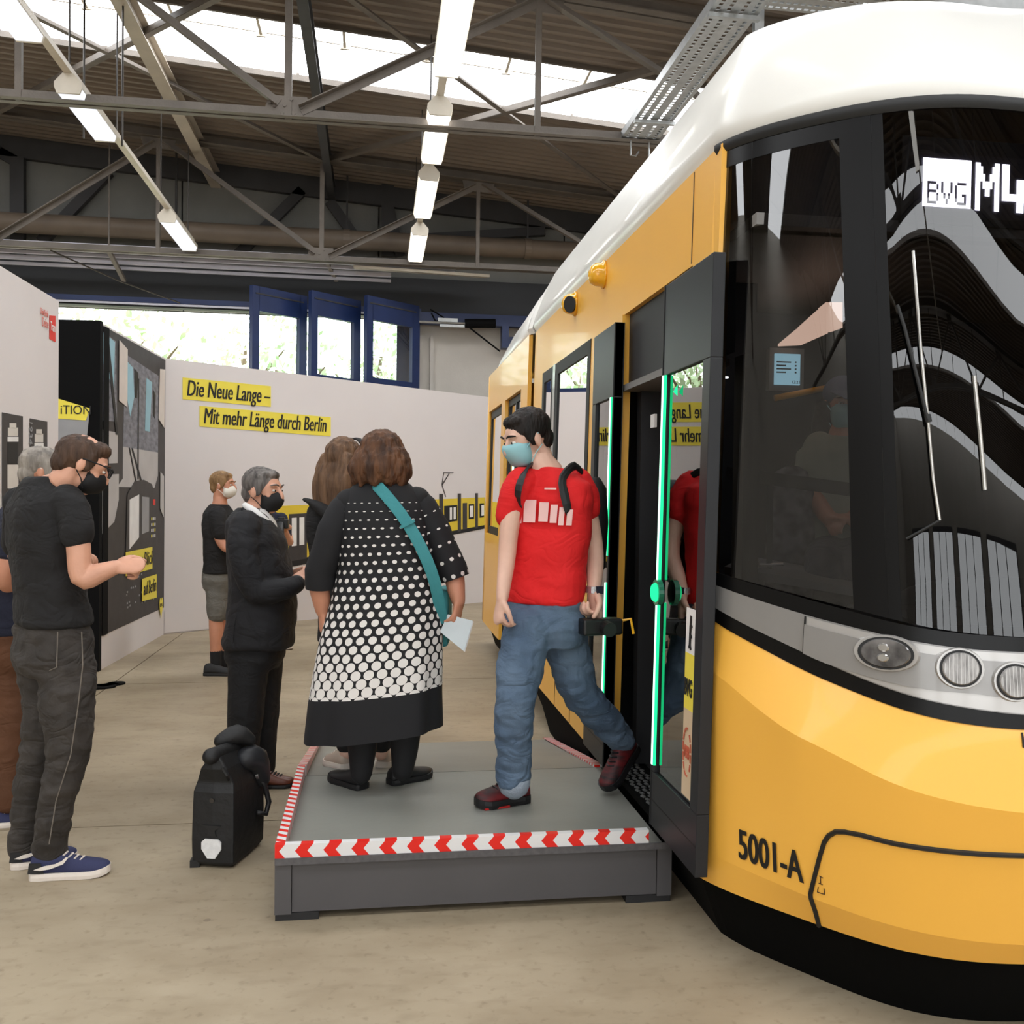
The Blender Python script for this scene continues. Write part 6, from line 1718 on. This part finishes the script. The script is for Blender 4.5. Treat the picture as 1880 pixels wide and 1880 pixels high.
def lady():
    d0 = 4.22; J = lambda px, py, dd=0.: at(px, py, d0 + dd)
    base = onz(690, 1444, DZ); Fv = hv(.18, .98).normalized(); Rv = V((Fv.y, -Fv.x, 0))
    root = thing('person', (base.x, base.y, DZ), 'person in long black dress with white dots seen from behind on the platform', 'person')
    F = Frame(J(705, 846, .02), hv(.35, .92, -.12), 1.02)
    b = MB(); head_mesh(b, F, [J(703, 890, .01), J(702, 905, .01)])
    rows = [(702, 878, 0, .085, .07), (702, 888, 0, .125, .09), (702, 905, 0, .165, .11), (702, 935, 0, .198, .135), (706, 985, 0, .21, .15), (710, 1040, 0, .22, .16), (708, 1100, 0, .25, .18), (700, 1160, 0, .275, .195), (694, 1220, 0, .29, .205), (688, 1280, 0, .30, .212), (685, 1340, 0, .31, .215)]
    torso(b, J, rows[:9], Fv, .04)
    armL = [(635, 935, -.02, .05), (604, 1000, -.03, .05), (586, 1062, -.02, .048), (590, 1100, .0, .042), (592, 1122, .01, .032)]
    armR = [(772, 935, .0, .05), (808, 1000, .0, .05), (832, 1055, .0, .047), (838, 1085, -.02, .04), (842, 1105, -.03, .031)]
    limbs(b, J, armL); limbs(b, J, armR)
    hand(b, J(592, 1118, .01), hv(.0, .1, -1), hv(.8, .4, 0), -1, .35, 1.0); hand(b, J(843, 1100, -.03), hv(-.12, -.1, -1), hv(-.75, .3, -.1), 1, .55, 1.0)
    limbs(b, J, [(662, 1330, .0, .06), (663, 1380, .0, .045), (662, 1425, .0, .036)]); limbs(b, J, [(742, 1325, .02, .06), (741, 1375, .02, .045), (738, 1418, .02, .036)])
    remesh(b, 'body', 'skin_warm', root, .0055, 3)
    # dress
    n = 72; rg, vs_ = [], []
    M = 44
    ys_ = [r[1] for r in rows]
    top = J(702, 878, 0).z; hem_v = None
    for i in range(M + 1):
        t = i / M; py = 878 + (1345 - 878) * t
        f = lambda k: interp(py, ys_, [r[k] for r in rows])
        hw, hd = f(3), f(4)
        c = J(f(0), py, 0)
        fold = .018 * max(0, t - .35) / .65
        pts = []
        for k in range(n):
            a = 2 * pi * k / n; ct, s_ = cos(a), sin(a)
            w = 1 + fold * (sin(a * 7 + .6) + .6 * sin(a * 11 + 2)) / hw * .5 * (1 if True else 0)
            x = abs(ct) ** (2 / 2.3) * (1 if ct >= 0 else -1) * hw * w; y = abs(s_) ** (2 / 2.3) * (1 if s_ >= 0 else -1) * hd * w
            p = c + Rv * x + Fv * y
            p.z += .045 * t * (x / hw)
            vv_ = 0
            pts.append(p)
        rg.append(pts); vs_.append([top - c.z] * n)
    dr = uv_loft(rg, vs_, 28, 'dress', 'dot_dress', root)
    capm = MB(); capm.loft([rg[0], ring(J(702, 874, 0), .075, .065, Rv, Fv, n)], cap=True).build('neckline', 'tights_black', dr, smooth=True)
    for pts, side in (((
        (650, 916, 0, .058), (630, 936, -.01, .066), (612, 972, -.03, .070), (600, 1015, -.03, .070), (588, 1050, -.02, .070), (588, 1080, -.01, .066)), 0),
        (((756, 912, 0, .058), (776, 932, 0, .066), (796, 968, 0, .070), (814, 1012, 0, .070), (830, 1045, 0, .070), (836, 1062, 0, .066)), 1)):
        P_ = [J(*p[:3]) for p in pts]; R_ = [p[3] for p in pts]
        # dense rings
        cp, cr_ = [], []
        for i in range(len(P_) - 1):
            for k in range(5):
                t = k / 5; cp.append(P_[i].lerp(P_[i + 1], t)); cr_.append(R_[i] * (1 - t) + R_[i + 1] * t)
        cp.append(P_[-1]); cr_.append(R_[-1])
        rings, vv = [], []
        for i, c in enumerate(cp):
            tg = (cp[min(i + 1, len(cp) - 1)] - cp[max(i - 1, 0)]).normalized(); a_ = (AW - tg * AW.dot(tg)).normalized(); b_ = tg.cross(a_)
            w = 1 + .05 * noise.noise(V((i * .5, side * 4., 0)))
            rings.append([c + a_ * (cr_[i] * w * cos(2 * pi * k / 24)) + b_ * (cr_[i] * w * sin(2 * pi * k / 24)) for k in range(24)]); vv.append(max(0, min(.30, .02 + (top - c.z) * .55)) if side else .05)
        uv_loft(rings, vv, 9, 'sleeve', 'dot_dress', dr)
        MB().loft([rings[-1], [V(p) + (cp[-1] - cp[-2]).normalized() * -.02 + (cp[-1] - V(p)) * .4 for p in rings[-1]]], cap=True).build('sleeve_cuff', 'tights_black', dr, smooth=True)
        s0 = MB().ell(P_[0].lerp(P_[1], .4), .068, .068, .066); s0.build('shoulder', 'tights_black', dr, smooth=True)
    t = MB(); limbs(t, J, [(664, 1310, .0, .085), (664, 1370, .0, .062), (662, 1425, .0, .046), (661, 1436, 0, .045)]); limbs(t, J, [(742, 1305, .02, .085), (742, 1365, .02, .062), (738, 1418, .02, .046), (737, 1428, .02, .045)])
    for k in range(1): pass
    tg1 = MB(); limbs(tg1, J, [(664, 1300, .0, .09), (665, 1370, .0, .066), (663, 1422, .0, .048)]); tg1.build('tights', 'tights_black', root, smooth=True)
    tg2 = MB(); limbs(tg2, J, [(742, 1295, .02, .09), (743, 1365, .02, .066), (739, 1416, .02, .048)]); tg2.build('tights', 'tights_black', root, smooth=True)
    h1, t1 = onz(668, 1450, DZ), onz(616, 1432, DZ); shoe(root, h1, h1 + (t1 - h1).normalized() * .235, 'leather_black', 'leather_black', 1.05, .085)
    h2, t2 = onz(714, 1441, DZ), onz(790, 1424, DZ); shoe(root, h2, h2 + (t2 - h2).normalized() * .235, 'leather_black', 'leather_black', 1.05, .085)
    h = MB(); F.ell(h, 0, -.022, .035, .10, .112, .102); F.ell(h, 0, -.045, -.04, .115, .09, .085)
    for k in range(15):
        a = pi * (.02 + .96 * k / 14); x, y = cos(a), -sin(a)
        h.limb([F.p(x * .085, y * .09 - .01, .03), F.p(x * .118, y * .105 - .015, -.045), F.p(x * .112, y * .10 - .01, -.105 - .012 * sin(k * 2.3))], [.034, .036, .018], 8, 3)
    remesh(h, 'hair', 'hair_auburn', root, .006, 2, .012, (55, 55, 12), 6)
    g = MB().tube([F.p(.084, -.0, .012), F.p(.085, .06, .018), F.p(.07, .105, .02)], .0025, 6).build('glasses', 'mask_black', root)
    # shoulder strap and bag
    st_ = thing('shoulder_bag', J(800, 1120, .1), 'teal cloth bag strap worn across the dotted dress', 'bag')
    path = [(668, 876, .02), (684, 882, -.085), (705, 905, -.135), (735, 940, -.16), (764, 985, -.17), (785, 1030, -.165), (800, 1070, -.14), (806, 1110, -.10), (815, 1150, -.04)]
    pp = [J(*p) for p in path]; wd = .028
    rgs = []
    for i, p in enumerate(pp):
        tg = (pp[min(i + 1, len(pp) - 1)] - pp[max(i - 1, 0)]).normalized(); nrm = (CAM - p).normalized(); sd_ = tg.cross(nrm).normalized(); nrm = sd_.cross(tg)
        rgs.append([p + sd_ * wd + nrm * .004, p + sd_ * wd - nrm * .004, p - sd_ * wd - nrm * .004, p - sd_ * wd + nrm * .004])
    MB().loft(rgs).build('strap', 'strap_teal', st_, smooth=False, subsurf=1)
    q = J(748, 962, -.172); MB().obox(q, (RH * .9 + ZU * .45).normalized() * .034, ZU * .006 - RH * .003, AW * .006).build('strap_buckle', 'strap_teal', st_)
    bag_c = J(815, 1130, .12)
    MB().obox(bag_c, RH * .03, AW * .12, ZU * .13).build('pouch', 'strap_teal', st_, bevel=.02)
    pa = thing('leaflet', J(838, 1160, -.06), 'pale blue leaflet held in the right hand of the dotted dress wearer', 'paper')
    q = [J(822, 1128, -.055), J(868, 1140, -.075), J(852, 1196, -.085), J(808, 1160, -.06)]
    MB().prism(q, AW * .004).build('cover', 'paper_blue', pa)
    MB().prism([v_ + AW * .006 + RH * .004 - ZU * .004 for v_ in q], AW * .003).build('page', 'shirt_white', pa)
lady()

# ---------------- man in red T-shirt stepping out of the tram
def man_red():
    d0 = 4.02; J = lambda px, py, dd=0.: at(px, py, d0 + dd)
    base = onz(925, 1478, DZ); Fv = hv(-.42, -.91).normalized()
    root = thing('person', (base.x, base.y, DZ), 'person in red T-shirt and blue jeans striding out of the tram door', 'person')
    F = Frame(J(968, 806, 0), hv(-.80, -.45, -.36), 1.04)
    shirt = [(1006, 858, .0, .082, .075), (1008, 872, 0, .13, .09), (1009, 888, 0, .178, .105), (1008, 920, 0, .2, .122), (1004, 980, 0, .192, .12), (1000, 1040, 0, .182, .118), (996, 1090, 0, .186, .122), (995, 1106, 0, .18, .118)]
    b = MB(); head_mesh(b, F, [J(990, 846, 0), J(1002, 870, 0)]); torso(b, J, shirt, Fv, .03)
    armN = [(1066, 895, .06, .048), (1083, 960, .07, .043), (1092, 1012, .06, .039), (1092, 1055, .0, .036), (1090, 1088, -.04, .027)]
    armF = [(950, 900, -.06, .046), (936, 965, -.08, .042), (930, 1030, -.10, .037), (924, 1082, -.16, .029), (922, 1100, -.18, .025)]
    limbs(b, J, armN); limbs(b, J, armF)
    hand(b, J(1089, 1086, -.04), hv(.12, -.2, -1), hv(-.55, -.3, .1), -1, 1.05, 1.12); hand(b, J(922, 1098, -.18), hv(-.2, -.1, -1), hv(.75, .4, 0), 1, .6, .95)
    legF = [(970, 1150, -.07, .07), (956, 1220, -.12, .06), (946, 1290, -.16, .05), (944, 1360, -.13, .045), (945, 1430, -.1, .04)]
    legR = [(1032, 1150, .06, .07), (1048, 1210, .06, .06), (1064, 1268, .07, .05), (1105, 1318, .18, .042), (1150, 1370, .3, .036)]
    limbs(b, J, legF); limbs(b, J, legR)
    remesh(b, 'body', 'skin_pale', root, .0052, 3)
    c = MB(); torso(c, J, shirt, Fv); limbs(c, J, [(1054, 882, .05, .072), (1070, 910, .06, .070), (1077, 936, .06, .066)]); limbs(c, J, [(960, 884, -.05, .072), (942, 915, -.06, .068), (936, 950, -.05, .064)])
    so = remesh(c, 'shirt', 'tee_red', root, .009, 3, .011, (6, 6, 9), 8)
    # chest print and collar tag follow the chest
    Rv = V((Fv.y, -Fv.x, 0))
    def chest(py, u, off=.016):
        ys_ = [r[1] for r in shirt]; f = lambda k: interp(py, ys_, [r[k] for r in shirt])
        a = pi / 2 + u; ct, s_ = cos(a), sin(a); e = 2.4
        x = abs(ct) ** (2 / e) * (1 if ct >= 0 else -1) * (f(3) + off); y = abs(s_) ** (2 / e) * (1 if s_ >= 0 else -1) * (f(4) + off)
        return J(f(0), py, 0) + Rv * x + Fv * y
    for (u0, u1, y0, y1) in ((-.62, -.44, 918, 962), (-.41, -.24, 914, 960), (-.2, .0, 918, 958), (.04, .2, 922, 956), (.24, .38, 926, 958), (.42, .54, 930, 962), (.6, .74, 934, 962)):
        rows = [[chest(y0 + (y1 - y0) * j / 4, u0 + (u1 - u0) * i / 3) for i in range(4)] for j in range(5)]
        MB().loft(rows, close=False).build('shirt_print', 'print_pink', so, smooth=True)
    rows = [[chest(866 + 8 * j, -.9 + .25 * i, .022) for i in range(3)] for j in range(2)]
    MB().loft(rows, close=False).build('shirt_print', 'print_pink', so)
    MB().loft([[chest(896 + 3 * j, .1 + .12 * i, .016) for i in range(3)] for j in range(2)], close=False).build('shirt_print', 'print_pink', so)
    t = MB(); torso(t, J, [(996, 1092, 0, .168, .112), (998, 1130, 0, .18, .13), (1000, 1165, 0, .178, .13), (1000, 1185, 0, .15, .11)], Fv)
    limbs(t, J, [(970, 1150, -.07, .108), (956, 1220, -.12, .1), (946, 1290, -.16, .085), (944, 1360, -.13, .078), (944, 1415, -.1, .076), (944, 1428, -.1, .076)])
    limbs(t, J, [(1032, 1150, .06, .106), (1048, 1210, .06, .098), (1064, 1268, .07, .083), (1105, 1318, .18, .074), (1142, 1358, .28, .068)])
    remesh(t, 'trousers', 'denim', root, .009, 3, .017, (9, 9, 17), 3)
    MB().limb([J(944, 1430, -.1), J(944, 1440, -.1)], [.07, .068], 14, 2).build('turned_hem', mat('denim_inside', rgb(150, 162, 176), .85, bump=.3, bscale=120), root, smooth=True)
    h1, t1 = onz(970, 1470, DZ), onz(872, 1484, DZ)
    s1, ax, sd, upv, Ln = shoe(root, h1, t1, 'shoe_red', 'leather_black', 1.08, .125, lace='leather_black', sole_h=.035)
    MB().prism([h1 + ax * (Ln * a_) + sd * .0 + upv * .002 + sd * w for a_, w in ((.45, -.055), (.9, -.05), (.9, .05), (.45, .055))], upv * .008).build('sole_tread', 'sole_red', s1)
    MB().prism([h1 + ax * (Ln * a_) - sd * -.052 + upv * z_ for a_, z_ in ((.4, .055), (.52, .062), (.44, .062), (.42, .075))], sd * .003).build('shoe_swoosh', 'sole_white', s1)
    h2 = J(1168, 1372, .34); t2 = J(1128, 1432, .24); t2.z = max(t2.z, DZ + .03)
    shoe(root, h2, h2 + (t2 - h2).normalized() * .27, 'shoe_red', 'leather_black', 1.05, .12, lace='leather_black', sole_h=.035)
    short_hair(F, root, 'hair_black', 1.02); mask(F, root, 'flat', 'mask_blue'); face_bits(F, root, 'hair_black')
    w_ = J(1090, 1082, -.035)
    ws = MB().tube([w_ + ZU * .014, w_ - ZU * .014], .036, 18).build('wristband', 'steel_watch', root)
    MB().obox(w_ + hv(.022, -.03), hv(.014, .008), hv(-.003, .006) , ZU * .016).build('watch_face', 'navy_cloth', ws)
    # small camera in the fist
    k = thing('compact_camera', J(1105, 1152, -.09), 'small black camera held in the fist of the red T-shirt wearer', 'camera')
    p = J(1102, 1150, -.10)
    MB().obox(p, hv(.085, .03), hv(-.012, .035), ZU * .034).build('housing', 'camera_black', k, bevel=.01)
    MB().disc(p + hv(.02, -.03), hv(.3, -.9, -.1), .03, .045, 18).build('lens', 'camera_black', k)
    MB().tube([p + hv(.08, .02, .02), p + hv(.13, .02, .03), p + hv(.14, .0, -.03)], .006, 6).build('wrist_strap', 'handrail_yellow', k)
    # backpack
    bp = thing('backpack', J(1045, 960, .2), 'black backpack worn by the red T-shirt wearer', 'backpack')
    bc = J(1030, 960, 0) - Fv * .2
    pk_ = MB().loft([ring(bc + ZU * z_, w_, d_, Rv, Fv) for z_, w_, d_ in ((-.24, .1, .05), (-.2, .13, .075), (0, .14, .085), (.15, .13, .075), (.2, .1, .05))]).build('pack', 'leather_black', bp, smooth=True)
    def strap(pts, nm='shoulder_strap', wd=.022):
        pp = [V(p) for p in pts]; rgs = []
        for i, q in enumerate(pp):
            tg = (pp[min(i + 1, len(pp) - 1)] - pp[max(i - 1, 0)]).normalized(); nr = (q - V((J(1006, 950, 0).x, J(1006, 950, 0).y, q.z))).normalized(); sd_ = tg.cross(nr).normalized(); nr = sd_.cross(tg)
            rgs.append([q + sd_ * wd + nr * .007, q + sd_ * wd - nr * .007, q - sd_ * wd - nr * .007, q - sd_ * wd + nr * .007])
        MB().loft(rgs).build(nm, 'leather_black', bp, subsurf=1)
    sh_ = lambda u, dz: J(1008, 868, 0) + Rv * u + ZU * dz
    strap([bc + Rv * -.09 + ZU * .16 + Fv * .06, sh_(-.115, .035) - Fv * .04, sh_(-.125, .03) + Fv * .05, chest(878, .50, .03), chest(900, .50, .024), chest(925, .56, .022), chest(945, .66, .018), J(1056, 960, .02), bc + Rv * -.13 - ZU * .15])
    strap([bc + Rv * .09 + ZU * .16 + Fv * .06, J(985, 850, .03), J(972, 854, -.08), J(960, 870, -.125), J(953, 890, -.145), J(949, 910, -.14), J(952, 935, -.09), bc + Rv * .13 - ZU * .1])
man_red()

# ---------------- seated passenger behind the cab side pane
def passenger():
    J = lambda px, py, d=4.05: at(px, py, d)
    base = J(1545, 1000); Fv = hv(-.2, -.97).normalized()
    root = thing('person', (base.x, base.y, .3), 'seated person with cap behind the cab side window', 'person')
    F = Frame(J(1548, 745), hv(-.1, -.98, -.1), .98)
    shirt = [(1545, 800, .07, .07), (1545, 812, .14, .09), (1545, 830, .19, .11), (1543, 880, .2, .13), (1543, 960, .19, .14), (1543, 1020, .19, .15)]
    Jd = lambda px, py, dd=0.: at(px, py, 4.05 + dd)
    rows = [(a, b_, 0, c, d) for a, b_, c, d in shirt]
    b = MB(); head_mesh(b, F, [J(1546, 785), J(1545, 805)]); torso(b, Jd, rows, Fv, .03)
    limbs(b, Jd, [(1500, 830, 0, .05), (1490, 900, -.05, .045), (1520, 950, -.15, .035)]); limbs(b, Jd, [(1590, 830, 0, .05), (1598, 900, -.05, .045), (1570, 950, -.15, .035)])
    hand(b, Jd(1520, 950, -.15), hv(.8, -.4, 0), hv(0, .2, -1), 1, .6); hand(b, Jd(1570, 950, -.15), hv(-.8, -.4, 0), hv(0, .2, -1), -1, .6)
    remesh(b, 'body', 'skin_warm', root, .008, 3)
    c = MB(); torso(c, Jd, rows, Fv); limbs(c, Jd, [(1505, 818, 0, .07), (1495, 870, -.03, .062)]); limbs(c, Jd, [(1586, 818, 0, .07), (1595, 870, -.03, .062)])
    remesh(c, 'shirt', 'shirt_sage', root, .011, 3, .007)
    t = MB(); limbs(t, Jd, [(1525, 1020, 0, .1), (1515, 1030, -.25, .085), (1512, 1060, -.4, .07)]); limbs(t, Jd, [(1562, 1020, 0, .1), (1572, 1030, -.25, .085), (1575, 1060, -.4, .07)])
    remesh(t, 'trousers', 'navy_cloth', root, .012, 3, .006)
    m_ = MB(); F.ell(m_, 0, -.015, .055, .086, .104, .08); m_.limb([F.p(0, .06, .06), F.p(0, .12, .05), F.p(0, .15, .04)], [.07, .07, .05], 12, 2, r2=[.01, .008, .006], hint=F.u)
    remesh(m_, 'cap', 'cap_blue', root, .007, 2)
    mask(F, root, 'flat', 'mask_blue'); face_bits(F, root)
passenger()

# ---------------- pannier bag on the floor
def pannier():
    B0 = onz(352, 1592); 
    root = thing('pannier_bag', (onz(425, 1594).x, onz(425, 1594).y, 0), 'black roll-top pannier bag with white reflector standing on the floor', 'bag')
    # corners on the floor: front-left, front-right, rear-right
    fl_, fr_ = onz(352, 1592), onz(428, 1597); rr = onz(484, 1548)
    e1_ = fr_ - fl_; e2_ = rr - fr_
    def P(u, v_, z): return fl_ + e1_ * u + e2_ * v_ + ZU * z
    def rg_(z, i=0., dz=0.):
        pts = []
        for (u, v_) in ((i, i), (.5, i - .02), (1 - i, i), (1 - i + .02, .5), (1 - i, 1 - i), (.5, 1 - i + .02), (i, 1 - i), (i - .02, .5)): pts.append(P(u, v_, z))
        return pts
    rows = [rg_(.004, .07), rg_(.02, .0), rg_(.12, -.01), rg_(.25, 0), rg_(.32, 0.01), rg_(.36, .06)]
    top = []
    for (u, v_) in ((.42, .02), (.5, .0), (.62, .02), (.64, .5), (.62, 1.0), (.5, 1.0), (.42, 1.0), (.40, .5)): top.append(P(u, v_, .46 + .02 * (1 - v_)))
    mid = [a.lerp(b_, .5) + (a - V((P(.5, .5, 0).x, P(.5, .5, 0).y, a.z))) * .1 for a, b_ in zip(rows[-1], top)]
    bd = MB().loft(rows + [mid, top]).build('body', mat('bag_fabric', rgb(17, 17, 18), .6, bump=.2, bscale=25), root, smooth=False, bevel=.008)
    MB().limb([P(.46, -.04, .475), P(.5, .45, .465), P(.56, 1.0, .455)], [.034, .032, .034], 12, 3).build('rolled_top', 'bag_fabric', root, smooth=True)
    MB().limb([P(.3, .45, .50), P(.6, .6, .52), P(.85, .7, .49)], [.03, .045, .028], 12, 3).build('hood_lid', 'bag_fabric', root, smooth=True)
    MB().limb([P(.86, .55, .42), P(.95, .75, .40), P(1.0, .9, .3)], [.05, .06, .04], 12, 3).build('side_wing', 'tram_grey', root, smooth=True)
    out_ = e1_.normalized()
    MB().tube([P(1.02, .75, .33), P(1.12, .85, .28), P(1.2, .9, .2), P(1.16, .85, .15), P(1.03, .7, .17)], .012, 8).build('carry_handle', 'leather_black', root, smooth=True)
    for q in ((1.02, .72, .335), (1.04, .9, .33)): MB().disc(P(*q), out_, .018, .012, 14).build('strap_ring', 'chrome', root)
    nf = e1_.cross(ZU).normalized()
    if nf.y > 0: nf = -nf
    hexp = [(-.045, .035), (-.03, .05), (.03, .05), (.045, .035), (.045, .0), (.018, -.045), (-.018, -.045), (-.045, .0)]
    c = P(.5, -.02, .085); ex = e1_.normalized()
    MB().prism([c + ex * a * .95 + ZU * z * .85 for a, z in hexp], nf * .008).build('reflector', mat('reflector_white', rgb(226, 226, 226), .3, var=.08, scale=60), root)
    MB().prism([P(.5, -.02, .165) + ex * a + ZU * z for a, z in ((-.04, .02), (.04, .02), (.015, 0), (.02, -.025), (-.02, -.025), (-.015, 0))], nf * .006).build('moulded_badge', 'leather_black', root)
    MB().disc(P(.5, -.02, .29), nf, .01, .006, 12).build('rivet', 'chain', root)
    for u in (.05,): MB().box(*sum([[P(u, .05, 0)[i] - .02, P(u, .05, 0)[i] + .02] for i in range(2)], []), 0, .03).build('corner_guard', 'leather_black', root)
    MB().tube([P(.75, -.03, .43), P(.85, -.02, .40), P(.82, .1, .36)], .008, 6).build('buckle_strap', 'leather_black', root)
pannier()
